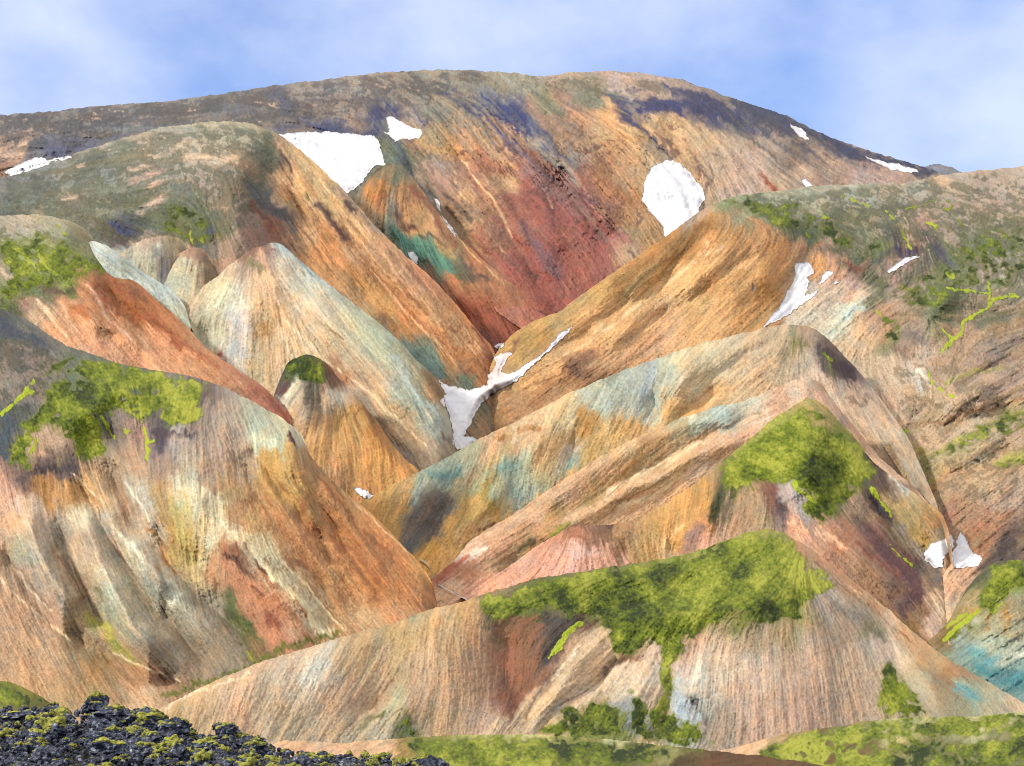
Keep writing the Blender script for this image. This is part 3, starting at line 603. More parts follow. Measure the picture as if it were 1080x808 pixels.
# spurs (negative, nearer) and gullies (positive): hill : depth share : half width : line
RELIEF = '''
lh:.034:14:60,540 63,585 75,612 92,640 120,670
lh:.035:14:0,570 10,585 30,612 52,642 90,682 140,702 195,730
lh:.036:14:75,500 98,538 118,570 140,603 162,638 200,682 225,715
lh:.038:14:108,480 128,520 155,562 178,590 200,622 240,655 280,680
lh:-.045:15:25,530 45,590 85,650
lh:-.045:15:85,535 110,595 140,655 175,700
lh:-.03:12:103,530 130,565 155,590 185,625
lh:-.03:12:128,505 150,540 168,568
lh:-.02:20:195,500 215,540 235,550
lh:-.02:20:235,550 290,612 340,665
lh:-.02:22:275,460 300,480 340,560 400,640
lh:.02:20:235,470 290,540 350,620 390,660
lh:.02:22:225,560 225,610 250,660
lh:.02:16:190,560 205,590 230,610
lh:-.025:30:40,455 80,440 120,415 180,420
lh:.015:14:100,430 112,450 130,480
lh:.012:12:145,430 155,465 158,490
l5:-.02:30:110,280 200,362 290,430
l5:.02:30:60,330 130,385
l4:-.015:18:330,385 320,420 330,460
l4:-.014:16:362,405 400,460 430,500
l4:.012:16:345,420 370,480
l3:-.008:30:290,262 262,330 250,390
l3:-.016:20:310,300 400,390 460,460
l3:.016:12:350,402 390,440 440,488
l3:.015:14:205,335 225,375
fg:.022:24:515,645 530,690 545,735 535,775
fg:.02:12:708,695 708,735 692,785
fg:.018:9:660,690 635,716 590,745 560,785
fg:.014:10:600,700 570,740 545,775
fg:.016:18:410,715 385,745 365,780
fg:-.012:26:470,655 475,720 480,780
fg:-.018:20:400,745 430,745 440,780
fg:-.02:18:640,668 600,712 560,765
fg:-.02:20:690,690 675,730 660,780
fg:-.018:20:742,690 735,720 712,760
fg:.012:10:722,735 748,772
fg:-.02:45:880,640 890,700 900,760
fg:-.03:35:620,650 700,650 800,635 850,612
fg:.02:25:560,640 600,642
fg:-.015:25:560,615 680,610 800,590
fg:.02:20:690,620 740,618
mh:-.025:20:757,495 745,540 735,585
mh:.02:20:722,560 702,600
mh:.015:14:650,565 670,600
mh:-.02:22:600,570 600,600
mh:-.02:26:850,430 850,500 820,550
mh:.018:16:828,515 842,548
mh:-.02:24:860,555 920,600 970,650
mh:.025:16:915,515 945,560 985,620
mh:-.02:16:945,510 965,545 985,575
mh:.01:12:865,520 880,540
l8:-.016:22:470,485 450,520 420,560
l8:-.016:18:545,500 510,540 460,590
l8:.016:14:480,520 440,575
l8:.014:14:603,440 603,475 598,505
l8:-.012:20:570,440 560,500
l8:-.012:20:650,400 640,470
l8:.012:14:690,400 685,455
l8:-.012:18:740,372 700,430
l8:.014:14:770,400 700,455
l8:-.02:26:850,350 880,420 940,480
r9:.006:8:800,436 740,463 700,486 660,505 600,540
r9:-.014:12:790,460 720,487 637,530 573,570
r9:.005:5:740,482 680,515 630,549
r9:-.015:16:790,425 693,458 627,492 560,540
r9:-.015:20:860,405 900,460 960,520
r9:.012:12:560,575 520,605
l7:.02:30:1040,300 1003,360 982,400 960,460 1000,560 985,640
l7:.02:18:845,275 835,310 810,340
l7:-.018:18:880,300 840,335
l7:.03:22:955,255 950,280
l7:-.02:25:905,235 925,275
l7:-.018:20:930,300 900,330
l7:.014:12:910,290 935,310
l7:-.03:18:980,285 1000,310 960,350
l7:-.012:14:720,262 650,310
l7:-.012:18:780,262 700,320 620,370
l7:.012:18:740,290 660,345
l7:-.015:20:820,262 800,320
l7:-.015:25:530,440 510,440
l7:.016:14:555,400 530,425
l7:-.035:24:1060,400 1010,430
l7:-.035:24:1080,500 1020,530
l7:.035:14:1080,420 1010,446 960,455
l7:.03:16:1080,560 1050,590
l2:-.03:60:200,150 210,220
l2:.03:20:110,228 135,248 175,290
l2:.02:16:222,240 222,275
l2:-.018:20:300,160 340,230 400,310
l2:.014:14:290,190 330,250 400,330
l2:-.014:16:265,235 300,245
l2:-.014:18:370,225 420,290 490,365
l2:.012:12:360,250 430,330
l1c:-.02:18:405,185 405,230 430,260
l1c:.014:12:430,260 450,300 500,350
l1c:-.016:16:450,215 490,290 530,330
l1:.03:26:350,165 380,180
l1:.03:26:712,195 705,235
l1:.02:16:425,150 440,185 470,230 500,270
l1:-.02:20:450,150 480,210 530,270
l1:.014:12:500,150 540,210 570,270
l1:-.014:14:520,140 570,210 600,280
l1:-.016:18:560,120 620,200 660,250
l1:.016:16:600,110 650,190 690,240
l1:-.016:20:640,110 700,190
l1:.012:14:690,120 740,190
l1:-.014:20:740,120 800,180
l1:.012:12:800,120 870,170
l1:-.012:16:850,150 900,180
l1:.02:14:60,155 110,148
l1:-.012:16:0,165 30,160
lh:.016:8:258,470 300,520 345,580 385,640
lh:-.014:8:262,480 300,540 340,600 372,650
lh:.014:7:300,490 340,540 380,600 410,635
lh:-.012:8:330,500 370,555 410,610
l2:.012:8:320,180 350,225 400,285 450,345
l2:-.010:8:335,185 370,230 420,290
l2:.012:8:300,190 335,245 385,310 440,370
l2:-.010:9:315,230 360,290 420,355
l1:.014:9:470,150 510,205 550,265 580,315
l1:-.012:9:480,145 525,205 565,265
l1:.012:8:540,130 590,190 640,250 660,275
l1:-.012:9:555,125 605,185 650,240
l1:.012:8:590,110 640,165 680,215
l1:.010:7:760,105 810,150 850,185
l1:-.010:8:780,110 830,155 870,185
l1:.012:8:440,170 480,230 520,290
l3:.008:8:300,275 350,325 410,390 455,450
l3:.008:7:290,300 340,360 400,420 450,475
l5:.010:8:100,300 150,345 220,400 280,430
l5:-.010:9:80,310 130,355 200,400
l7:.010:8:760,240 700,290 640,335 580,375
l7:.010:8:800,260 740,310 680,345
l7:.02:8:1080,370 1040,390 1005,415
l7:-.010:8:1080,385 1040,405 1000,430
l7:.02:9:1080,470 1030,492 985,515
l8:.008:7:820,355 760,390 700,425
r9:.008:6:860,430 900,475 950,520
tm:-.016:20:1040,600 1045,650 1020,690
tm:-.016:24:1080,640 1060,690
tm:.014:14:1060,640 1035,680
mr:-.01:14:840,785 960,780
mr:.008:8:820,795 870,790
'''
# moss cover: hill : strength : brightness : outline
MOSS_AREAS = '''
l5:.68:.62:0,252 40,247 80,262 118,277 112,288 75,297 60,300 40,302 20,315 0,335
lh:1.05:.95:66,392 84,382 100,376 120,380 132,388 150,391 170,392 200,399 217,404 213,428 205,446 180,449 168,440 174,426 160,415 146,409 140,426 120,412 96,402
lh:1:.85:52,412 80,410 95,430 106,450 110,478 90,484 76,470 66,455 50,448 36,462 30,492 8,490 15,465 30,438 45,428
lh:.75:.7:60,402 90,396 120,392 150,392 172,420 168,436 150,442 125,436 100,440 70,436 50,446
lh:.6:.6:78,375 68,372 55,385 50,395 62,396 75,385
mh:1.1:.95:760,492 775,480 800,462 820,448 840,434 862,433 870,440 858,446 845,452 865,452 892,458 905,466 918,486 920,500 910,510 890,520 880,537 865,547 850,545 845,535 858,525 840,508 820,506 800,511 775,515 758,512
fg:1.1:.8:508,632 560,613 613,604 719,588 753,577 787,563 812,559 836,574 846,588 876,612 882,620 868,622 850,632 842,650 812,656 790,650 770,645 745,660 735,664 722,668 718,688 708,712 704,735 692,770 684,775 697,735 699,705 697,682 690,676 675,686 655,690 648,680 640,664 632,652 618,650 600,645 580,641 545,648 522,656 512,648
fg:.9:.8:562,776 600,752 632,738 650,745 654,776
fg:.9:.8:668,730 676,735 684,776 668,776
fg:.9:.8:688,778 700,748 716,762 735,765 748,785 700,786
fg:.8:.75:930,698 945,705 960,730 978,752 935,756 928,725
fg:.6:.4:424,745 434,752 440,776 424,776
tm:1:.8:1043,602 1060,594 1085,593 1085,615 1062,628 1046,642 1032,640 1040,622
tm:.6:.5:1015,655 1000,668 1006,674 1024,660
mr:.75:.75:815,782 870,769 920,761 970,757 1020,757 1085,752 1150,750 1150,772 1000,778 930,780 880,790 870,812 790,812 800,792
mr:.7:.4:880,785 1000,780 1150,775 1150,830 880,830
mb:.85:.5:425,783 493,777 560,777 627,781 693,787 740,792 640,815 560,830 430,830 440,795
ml:.9:.7:-60,726 0,720 14,722 30,730 44,740 20,745 -60,748
l7:.42:.28:765,212 800,208 830,212 860,225 890,240 900,262 880,262 860,246 820,240 800,228
l7:.4:.3:1010,250 1080,240 1110,280 1060,300 1020,300 990,325 960,320 950,300 985,285
l7:.36:.3:905,250 935,250 940,275 915,275
l7:.45:.5:1080,428 1050,440 1010,462 985,480 1000,484 1040,465 1085,450
l7:.4:.5:1085,478 1050,486 1050,496 1085,490
l7:.5:.45:928,336 945,340 958,358 945,362
l2:.4:.2:180,215 215,222 240,250 200,258 170,240
l4:.8:.18:306,378 330,374 345,388 342,402 318,398 300,398
'''
MOSS_LINES = '''
lh:1.6:3:0,438 12,428 20,420 34,412
lh:1.4:2:28,412 36,402
lh:1.6:2:106,441 112,447 120,462
lh:1.6:2.4:152,447 157,465 157,484
lh:1.5:1.6:158,466 166,460
lh:1.3:1.8:35,478 42,466
lh:1.1:1.8:134,456 142,456
fg:1.9:4:584,687 592,678 600,668 612,656
fg:1.7:2:578,692 588,682
mh:1.7:2.2:920,514 928,528 940,545
mh:1.5:1.2:940,576 952,588 960,598
mh:1.3:2.4:835,510 848,522 858,530
fg:1.6:3:958,651 968,658
tm:1.7:3:996,677 1008,666 1030,648
tm:1.3:2:1000,662 1018,651
l7:1.35:2.1:1040,296 1042,312 1043,322 1030,332 1018,341
l7:1.35:2.1:1018,341 1016,350 1006,356 996,366 992,372
l7:1.35:2.0:996,346 1004,356
l7:1.4:1.8:1000,305 1020,306 1038,310
l7:1.4:1.8:1045,316 1062,311 1075,312
l7:1.2:3:1000,288 1005,292
l7:1.4:2:980,392 984,405
l7:1.4:1.8:990,410 1000,418 1008,418
l7:1.2:1.4:890,207 910,214 922,216
l7:1.2:1.4:936,220 950,240 962,262
l7:1.1:1.2:955,222 970,218 985,212
l7:1.1:1.2:1000,213 1003,220 995,222
l7:1.1:1:1000,222 1010,232 1016,240
l7:1.2:3:980,236 988,240
l7:1.2:2:866,230 872,232
l7:1.1:2:848,243 852,246
l7:1.1:1.8:924,326 930,332
l7:1.2:2.4:955,452 960,456
l7:1.1:2.4:932,464 940,470
l5:1.1:1.6:40,268 60,288 72,297
l5:1.1:1.6:15,262 45,285
l5:1.1:1.2:60,238 72,250
l2:1.1:1.6:202,244 204,256
l8:1.1:2:868,372 876,380
'''

# areas of one earth with a fairly clear border, plus fg's gully sides painted shaded and lit: hill : colour : softness : cover : outline
AREAS = '''
fg:80503e:4:.75:512,646 560,652 600,655 624,650 590,688 562,728 543,762 532,742 528,700 518,668
fg:4a4542:5:.8:572,656 600,652 622,651 600,668 580,698 562,706 572,678
fg:c8ae8c:3:.7:652,680 640,668 602,692 562,742 500,782 560,774 622,736 650,706
fg:6a4430:2:.55:664,688 650,702 618,728 585,748 560,772 575,768 622,738 655,712
fg:ccb8a0:3:.7:690,688 701,698 697,735 672,780 655,778 664,745 640,733 600,752 560,776 545,782 600,738 650,706
fg:7c8a98:4:.65:640,738 664,730 684,748 690,778 655,780 655,752
fg:a8b4bc:3:.75:706,742 716,732 730,742 738,762 730,778 712,772
fg:ccbca4:6:.5:725,690 760,690 790,700 770,720 735,715
fg:948478:6:.5:860,640 905,640 935,655 925,672 880,660
lh:ccbe9c:3:.65:188,500 206,500 242,540 302,610 352,664 322,680 282,622 232,562 204,540
lh:b87246:5:.6:332,508 360,520 410,565 456,618 432,646 392,640 360,590
lh:9c5c3a:3:.5:350,535 372,550 415,600 440,640 410,630 370,580
lh:b48e4c:5:.6:268,472 305,482 325,512 338,556 300,532 268,505
lh:b06c56:4:.6:240,562 262,575 300,625 342,676 312,692 288,682 248,642 232,602
lh:b4a898:4:.5:128,500 150,528 172,566 188,618 168,612 144,575
lh:bcaa90:4:.5:98,540 118,565 142,605 165,650 150,672 120,640 104,590
lh:b8a48c:4:.5:10,520 40,535 62,575 85,640 60,620 30,570
lh:a89a58:5:.55:176,530 200,520 214,560 208,600 186,590
lh:90806c:5:.5:170,650 210,660 260,690 200,735 170,715
lh:d4ccb0:2.5:.6:234,545 262,574 300,618 290,616 250,575
l5:cc8c68:5:.5:90,335 120,335 200,378 262,410 230,402 150,372 100,365
l5:9c4c34:4:.5:104,292 125,296 175,335 215,375 180,358 130,330 100,312
l1:8c4440:14:.55:500,215 560,200 640,240 640,290 590,330 540,320 500,270
l1:5c584c:6:.35:440,78 520,78 560,90 540,100 470,98 430,110 400,100
l1:3a3e58:2.5:.7:745,106 800,116 860,140 900,151 950,169 992,182 985,187 930,176 860,156 800,132 750,118
l1:343a66:3:.45:636,94 700,100 745,106 755,118 735,128 700,114 668,130 650,120
l1:3a406c:5:.3:505,100 545,106 562,120 600,165 588,168 550,138 520,122
l1:5c5a5a:6:.5:0,124 100,114 200,106 290,94 280,112 200,124 100,134 0,140
l1c:8c443c:6:.5:500,300 540,300 580,330 590,350 500,360 480,330
l7:9c8464:8:.3:930,330 1000,320 1150,300 1150,560 1010,540 970,460
l2:c8a074:3:.5:292,185 315,162 350,192 400,250 480,330 520,372 500,372 430,315 360,262 310,215
l2:6e6e50:8:.5:80,205 150,200 215,215 235,245 200,256 150,240 100,228
l2:b8a48c:6:.5:150,150 240,132 275,145 260,165 200,172 150,178
l7:cca06c:6:.45:600,352 700,290 790,262 800,300 740,345 640,375
l7:a47040:4:.5:640,300 700,255 770,215 790,222 740,262 690,285 640,318
l8:96a89e:5:.5:600,418 700,378 720,385 690,430 640,430 610,440
l8:d4a864:4:.5:440,590 470,590 545,520 600,505 560,545 480,585
l8:7e7268:4:.55:452,522 480,525 470,548 438,578 420,570
'''
TUNDRA = '''
l2:565c48:.85:0,186 60,168 150,138 240,128 285,138 300,165 285,200 262,240 225,262 100,262 60,235 0,232
l2:b8a490:-1.2:60,168 150,138 240,128 285,138 280,180 150,200 100,200
l1:4e4e52:.6:-60,122 100,110 290,88 450,72 520,76 480,100 440,122 290,136 150,145 0,172 -60,172
l1:b09c8c:-1.2:-60,122 100,110 290,88 450,72 575,78 480,104 440,122 290,136 0,172
l1:3e4058:-.1:740,92 800,108 900,150 990,180 980,190 880,172 790,150 720,125
l1:5c5c50:-.3:460,74 575,78 640,74 740,92 700,110 600,106 520,112
l1:30366c:.05:636,96 700,100 760,108 800,125 790,134 740,122 680,124
l1:30366c:-.05:500,98 560,104 560,130 590,170 560,165 520,130
l1:5c4444:-.7:460,150 720,120 760,190 700,240 600,330 480,240
l7:525a42:.5:762,212 850,198 933,193 1150,175 1150,300 1000,350 930,310 890,285 860,252 820,240
l7:a89884:-1.0:762,212 850,198 933,193 1150,175 1150,300 1000,350 930,310 890,255 820,230
l7:7c6c50:-.15:930,330 1150,290 1150,600 1000,580 960,470
l5:5c6444:.2:-60,238 60,232 118,278 60,305 0,330 -60,330
l5:8c3c24:-.45:80,300 130,295 220,372 300,440 250,410 140,350
l8:6c5c50:-.4:835,345 900,385 1000,560 940,470 860,400
lh:40483c:.1:-60,325 70,365 70,400 40,430 0,470 -60,480
lh:8c6038:-.35:240,520 330,500 450,620 300,690 240,600
l2:7c4430:-.5:300,200 360,240 520,370 500,405 430,340
'''
def parse(block, n):
    out = {}
    for ln in block.strip().splitlines():
        f = ln.split(':')
        out.setdefault(f[0], []).append(f[1:n] + [pts(f[n])])
    return out
BANDS = parse(BANDS, 4); RELIEF = parse(RELIEF, 3); TUNDRA = parse(TUNDRA, 3); AREAS = parse(AREAS, 4)
MOSS_AREAS = parse(MOSS_AREAS, 3); MOSS_LINES = parse(MOSS_LINES, 3)

STEP = 0.75           # survey step in frame units
def crest_at(h, u):
    c = h['crest']
    return np.interp(u, c[:, 0], c[:, 1])

RELIEF_GAIN = 1.6
ROUGH = {'l1': 1.35, 'l1c': 1.2, 'lh': 0.55, 'fg': 0.6, 'l8': 0.55, 'r9': 0.5, 'l3': 0.5, 'l5': 0.6, 'mr': 0.8, 'mb': 0.8, 'l7': 0.8, 'l4': 0.8, 'mh': 0.7, 'l2': 1.0}
def earth(c, keep=0.0):
    """natural palette of iron, sulphur and clay earths: pinks lean to orange, cyans to grey green"""
    r, g_, b = c[..., 0].copy(), c[..., 1].copy(), c[..., 2].copy()
    b2 = b - 0.55 * np.maximum(b - g_ * 0.92, 0)
    g2 = g_ + 0.30 * np.maximum(r * 0.62 - g_, 0)
    r2 = r + 0.5 * np.maximum(g_ - r * 0.98, 0)
    o = np.stack([r2 * 1.14, g2 * 1.13, b2 * 1.0], -1)
    return o * (1 - keep) + c * keep
def build_fields(key):
    """distance, colour and moss over the frame rectangle that holds a hill"""
    h = HILLS[key]; c = h['crest']
    u0, u1 = math.floor(c[0, 0]), math.ceil(c[-1, 0])
    v0 = math.floor(c[:, 1].min()) - 3
    us = np.arange(u0, u1 + STEP, STEP)
    cu = crest_at(h, us)
    # small unevenness of the crest, less for far ones
    cu = np.convolve(np.pad(cu, 4, mode='edge'), np.ones(9) / 9, 'valid')
    cs = cu.copy()
    cu = cu + 0.35 * bil(N4, us * 1.0, np.full_like(us, 37.0 + 3 * ORDER.index(key))) + 0.3 * bil(N2, us, np.full_like(us, 90.0 + 5 * ORDER.index(key))) + 0.18 * bil(N1, us / STEP, np.full_like(us, 190.0 + 5 * ORDER.index(key)))
    bot = np.full_like(us, 860.0)
    for k in ORDER[:ORDER.index(key)]:
        hk = HILLS[k]; ck = hk['crest']
        inr = (us >= ck[0, 0] + 3) & (us <= ck[-1, 0] - 3)
        ckk = crest_at(hk, us)
        m = inr & (ckk > cu)
        bot = np.where(m, np.minimum(bot, ckk), bot)
    vis_bot = bot.copy()
    bot = np.minimum(bot + 34, 850)
    # widen so neighbouring columns do not leave steps
    kbot = bot.copy()
    for s in range(1, 14):
        kbot[s:] = np.maximum(kbot[s:], bot[:-s]); kbot[:-s] = np.maximum(kbot[:-s], bot[s:])
    bot = np.maximum(kbot, cu + 30)
    v1 = math.ceil(bot.max()) + 3
    vs = np.arange(v0, v1 + STEP, STEP)
    X, Y = np.meshgrid(us.astype(np.float32), vs.astype(np.float32))
    # flow, worked out on a coarse grid
    CS = 3.0
    cxs = np.arange(u0, u1 + 2 * CS, CS, dtype=np.float32); cys = np.arange(v0, v1 + 2 * CS, CS, dtype=np.float32)
    CX, CY = np.meshgrid(cxs, cys)
    fx = np.zeros_like(CX); fy = np.zeros_like(CX); wsum = np.zeros_like(CX)
    for a, b, dx, dy in h['flow']:
        n = math.hypot(dx, dy)
        w = (1 / (((CX - a) ** 2 + (CY - b) ** 2) / 900 + 0.5) ** 1.35).astype(np.float32)
        fx += w * dx / n; fy += w * dy / n; wsum += w
    fx /= wsum; fy /= wsum
    wob = bil(N25, CX * 1.3 + 11, CY * 1.3) * 0.03
    n = np.hypot(fx, fy) + 1e-6
    fx, fy = fx / n, fy / n
    cfx, cfy = fx - fy * wob, fy + fx * wob
    num = np.zeros(CX.shape + (3,), np.float32); den = np.zeros_like(CX)
    for p, hx in h['col']:
        a, b = (float(t) for t in p.split(','))
        dx, dy = CX - a, CY - b
        al = dx * cfx + dy * cfy; ac = dx * cfy - dy * cfx
        w = (1 / ((al * 0.62) ** 2 + ac ** 2 + 10) ** 2.2).astype(np.float32)
        num += w[..., None] * np.sqrt(hexlin(hx)).astype(np.float32); den += w
    CCOL = (num / den[..., None]) ** 2
    CCOL = earth(CCOL, 0.7 if key in ('l1', 'l1c') else 0.0)
    def coarse(A, x, y):
        gx = np.clip((x - u0) / CS, 0, A.shape[1] - 1.001).astype(np.float32); gy = np.clip((y - v0) / CS, 0, A.shape[0] - 1.001).astype(np.float32)
        ix = gx.astype(np.int32); iy = gy.astype(np.int32); tx = gx - ix; ty = gy - iy
        if A.ndim == 3: tx = tx[..., None]; ty = ty[..., None]
        return (A[iy, ix] * (1 - tx) + A[iy, ix + 1] * tx) * (1 - ty) + (A[iy + 1, ix] * (1 - tx) + A[iy + 1, ix + 1] * tx) * ty
    fx = coarse(cfx, X, Y); fy = coarse(cfy, X, Y)
    # streaks: noise smeared along the flow
    def lic(N, L, off, sub=1.0, sc=1.0):
        acc = np.zeros_like(X); tot = 0
        for sgn in (1, -1):
            px, py = X.copy(), Y.copy()
            steps = int(L / sub)
            for i in range(steps):
                ix = np.clip((px - u0) / CS, 0, cfx.shape[1] - 1.01).astype(np.int32); iy = np.clip((py - v0) / CS, 0, cfx.shape[0] - 1.01).astype(np.int32)
                px += sgn * sub * cfx[iy, ix]; py += sgn * sub * cfy[iy, ix]
                w = 1 - (i + 1) / (steps + 1)
                acc += w * bil(N, px * sc + off, py * sc + off * 0.7); tot += w
        a = acc / tot
        return a / (a.std() + 1e-6)
    sA = lic(N1, 9, 31, 1.0, 1 / STEP)      # hairline rills
    sB = lic(N2, 36, 77, 3.0)                # rills
    sC = lic(N4, 66, 140, 6.0)               # ribs
    # colour of the ground
    rx = bil(N9, X + 5, Y) * 1.6 + bil(N4, X + 15, Y) * 0.5; ry = bil(N9, X + 400, Y + 90) * 1.6 + bil(N4, X + 35, Y + 5) * 0.5
    wx = bil(N9, X + 5, Y) * 3.5 + bil(N2, X + 50, Y + 9) * 1.3
    wy = bil(N9, X + 400, Y + 90) * 3.5 + bil(N2, X + 300, Y + 70) * 1.3
    push = sB * 2.2 + sC * 1.6 + sA * 1.2
    Xw = X + wx + fx * push; Yw = Y + wy + fy * push
    C = coarse(CCOL, Xw, Yw)
    for f in AREAS.get(key, []):
        col, so, cov, P = f[0], float(f[1]), float(f[2]), f[3]
        x0, y0 = P.min(0) - 16; x1, y1 = P.max(0) + 16
        i0, i1 = max(0, int((x0 - u0) / STEP)), max(0, int((x1 - u0) / STEP)); j0, j1 = max(0, int((y0 - v0) / STEP)), max(0, int((y1 - v0) / STEP))
        if i1 <= i0 or j1 <= j0: continue
        sl = (slice(j0, j1), slice(i0, i1))
        a = smooth((polysigned(P, Xw[sl], Yw[sl]) + so) / (2 * so)) * np.clip(cov + 0.12 * sA[sl] + 0.12 * sB[sl], 0, 1)
        hc = hexlin(col).astype(np.float32)
        C[sl] = C[sl] * (1 - a[..., None]) + earth(hc, 0.75 if (hc[2] > hc[0] or key == 'l1') else 0.1) * a[..., None]
    for f in TUNDRA.get(key, []):
        col, cov, P = f[0], float(f[1]), f[2]
        x0, y0 = P.min(0) - 12; x1, y1 = P.max(0) + 12
        i0, i1 = max(0, int((x0 - u0) / STEP)), max(0, int((x1 - u0) / STEP)); j0, j1 = max(0, int((y0 - v0) / STEP)), max(0, int((y1 - v0) / STEP))
        if i1 <= i0 or j1 <= j0: continue
        sl = (slice(j0, j1), slice(i0, i1)); off = P[0, 0] + P[1, 1] + ord(col[0])
        sd = polysigned(P, X[sl], Y[sl]) + bil(N4, X[sl], Y[sl] + 20) * 3
        pt = 0.42 * bil(N4, Xw[sl] * 0.8 + off, Yw[sl] * 1.5) + 0.35 * sB[sl] + 0.3 * sA[sl] + 0.3 * bil(N2, Xw[sl] + off, Yw[sl] * 1.3) + 0.2 * bil(N1, X[sl] / STEP + off, Y[sl] / STEP) + cov
        a = smooth(sd / 7) * smooth(pt / 0.6) * (0.95 if col[:2] in ('30', '4c') else 0.72)
        C[sl] = C[sl] * (1 - a[..., None]) + hexlin(col).astype(np.float32) * a[..., None]
    for f in BANDS.get(key, []):
        col, wd, so, P = f[0], float(f[1]), float(f[2]), f[3]
        m = wd * 2 + so * 2 + 16
        x0, y0 = P.min(0) - m; x1, y1 = P.max(0) + m
        i0, i1 = max(0, int((x0 - u0) / STEP)), max(0, int((x1 - u0) / STEP)); j0, j1 = max(0, int((y0 - v0) / STEP)), max(0, int((y1 - v0) / STEP))
        if i1 <= i0 or j1 <= j0: continue
        sl = (slice(j0, j1), slice(i0, i1))
        kw = 0.35 if wd < 1.6 else 0.75
        d = polydist(P, X[sl] * (1 - kw) + Xw[sl] * kw, Y[sl] * (1 - kw) + Yw[sl] * kw)
        a = smooth((wd + so - d) / (2 * so + 0.4)) * np.clip((0.62 if wd < 1.6 else 0.82) + 0.22 * sA[sl] + 0.16 * sB[sl], 0.1, 1.0)
        hc = hexlin(col).astype(np.float32)
        C[sl] = C[sl] * (1 - a[..., None]) + earth(hc, 0.75 if hc[2] > hc[0] * 1.3 else 0.1) * a[..., None]
    far = key in ('l1', 'l1c', 'l2', 'l7', 'far')
    # where the slope is rilled, where it is crumbly, where it is smooth
    big = bil(N25, X * 0.8 + 200, Y * 0.8 + 50); mid = bil(N9, X + 700, Y + 120)
    rilled = smooth(0.55 + 0.45 * big + 0.25 * mid)
    crumb = smooth(0.25 - 0.5 * big + 0.45 * mid)
    rillA = np.exp(-np.abs(sB + 0.5) / 0.22)           # thin branching rills
    rillB = np.exp(-np.abs(sA - 0.4) / 0.25)
    groove = np.exp(-np.abs(sC + 0.3) / 0.2)
    n1 = bil(N1, X / STEP * 0.9 + 7, Y / STEP * 0.9); n2 = bil(N2, X * 1.2 + 500, Y * 1.2 + 300)
    rg = ROUGH.get(key, 1.0)
    gain = 1 + np.clip((0.05 if key == 'fg' else 0.095) * sA + 0.03 * sB + 0.012 * sC - rilled * (0.15 * rg * rillA + 0.06 * rillB - 0.03) - 0.05 * groove * rilled * rg + 0.125 * n1 + 0.03 * n2 + 0.03 * bil(N4, X, Y + 60), -0.5, 0.5)
    dark = smooth((n1 * 1.15 + n2 * 0.3 - 1.15 - 0.9 * (1 - crumb)) / 0.7)
    lite = smooth((-n1 * 0.9 - n2 * 0.5 - 0.95 - 0.7 * (1 - crumb)) / 0.7)
    dark = dark * min(rg, 0.6)
    gain = gain * (1 - 0.50 * dark) * (1 + 0.34 * lite)
    warm = 0.035 * sB + 0.04 * bil(N4, X + 99, Y + 8) + 0.05 * dark
    C = C * gain[..., None] * np.stack([1 + warm, np.ones_like(warm), 1 - warm], -1)
    sat = C.mean(-1, keepdims=True)
    C = np.clip(sat + (C - sat) * 0.88, 0.004, 0.9)
    # moss
    M = np.zeros_like(X); MB = np.zeros_like(X)
    fray = bil(N4, X, Y + 33) * 2.2 + bil(N2, X + 20, Y) * 1.6 + sB * 0.6
    for f in MOSS_AREAS.get(key, []):
        st, br, P = float(f[0]), float(f[1]), f[2]
        x0, y0 = P.min(0) - 14; x1, y1 = P.max(0) + 14
        i0, i1 = max(0, int((x0 - u0) / STEP)), max(0, int((x1 - u0) / STEP)); j0, j1 = max(0, int((y0 - v0) / STEP)), max(0, int((y1 - v0) / STEP))
        if i1 <= i0 or j1 <= j0: continue
        sl = (slice(j0, j1), slice(i0, i1))
        sd = polysigned(P, X[sl], Y[sl]) + fray[sl]
        patch = bil(N4, X[sl] * 1.1 + 70, Y[sl] * 1.5) * 0.20 + bil(N2, X[sl] + 7, Y[sl] * 1.2 + 7) * 0.18 + sB[sl] * 0.03
        m = smooth((sd + 6) / 14) * np.clip(st * 1.08 + patch, 0, 1.25)
        MB[sl] = np.where(m > M[sl], br, MB[sl]); M[sl] = np.maximum(M[sl], m)
    for f in MOSS_LINES.get(key, []):
        br, wd, P = float(f[0]), float(f[1]), f[2]
        x0, y0 = P.min(0) - 12; x1, y1 = P.max(0) + 12
        i0, i1 = max(0, int((x0 - u0) / STEP)), max(0, int((x1 - u0) / STEP)); j0, j1 = max(0, int((y0 - v0) / STEP)), max(0, int((y1 - v0) / STEP))
        if i1 <= i0 or j1 <= j0: continue
        sl = (slice(j0, j1), slice(i0, i1))
        d = polydist(P, X[sl] + wx[sl] * 0.4, Y[sl] + wy[sl] * 0.4)
        m = smooth((wd * 0.8 + 0.9 + 0.5 * n2[sl] - d) / 1.6) * np.clip(1.0 + 0.15 * n2[sl], 0, 1.2)
        MB[sl] = np.where(m > M[sl] * 0.6, br, MB[sl]); M[sl] = np.maximum(M[sl], m)
    fade = smooth(M / 0.5) * 0.6 * (MB < 1.05)
    C = C * (1 - fade[..., None]) + hexlin('6e7830').astype(np.float32) * (0.55 + 0.6 * MB[..., None]) * (1 + 0.12 * sA[..., None]) * fade[..., None]
    # distance
    c = h['crest']
    lnYc = np.interp(us, c[:, 0], np.log(c[:, 2]))
    k1 = np.interp(us, h['k1'][:, 0], h['k1'][:, 1]); k2 = np.interp(us, h['k2'][:, 0], h['k2'][:, 1])
    kk = np.ones(25) / 25
    sm = lambda a_: np.convolve(np.pad(np.convolve(np.pad(a_, 12, mode='edge'), kk, 'valid'), 12, mode='edge'), kk, 'valid')
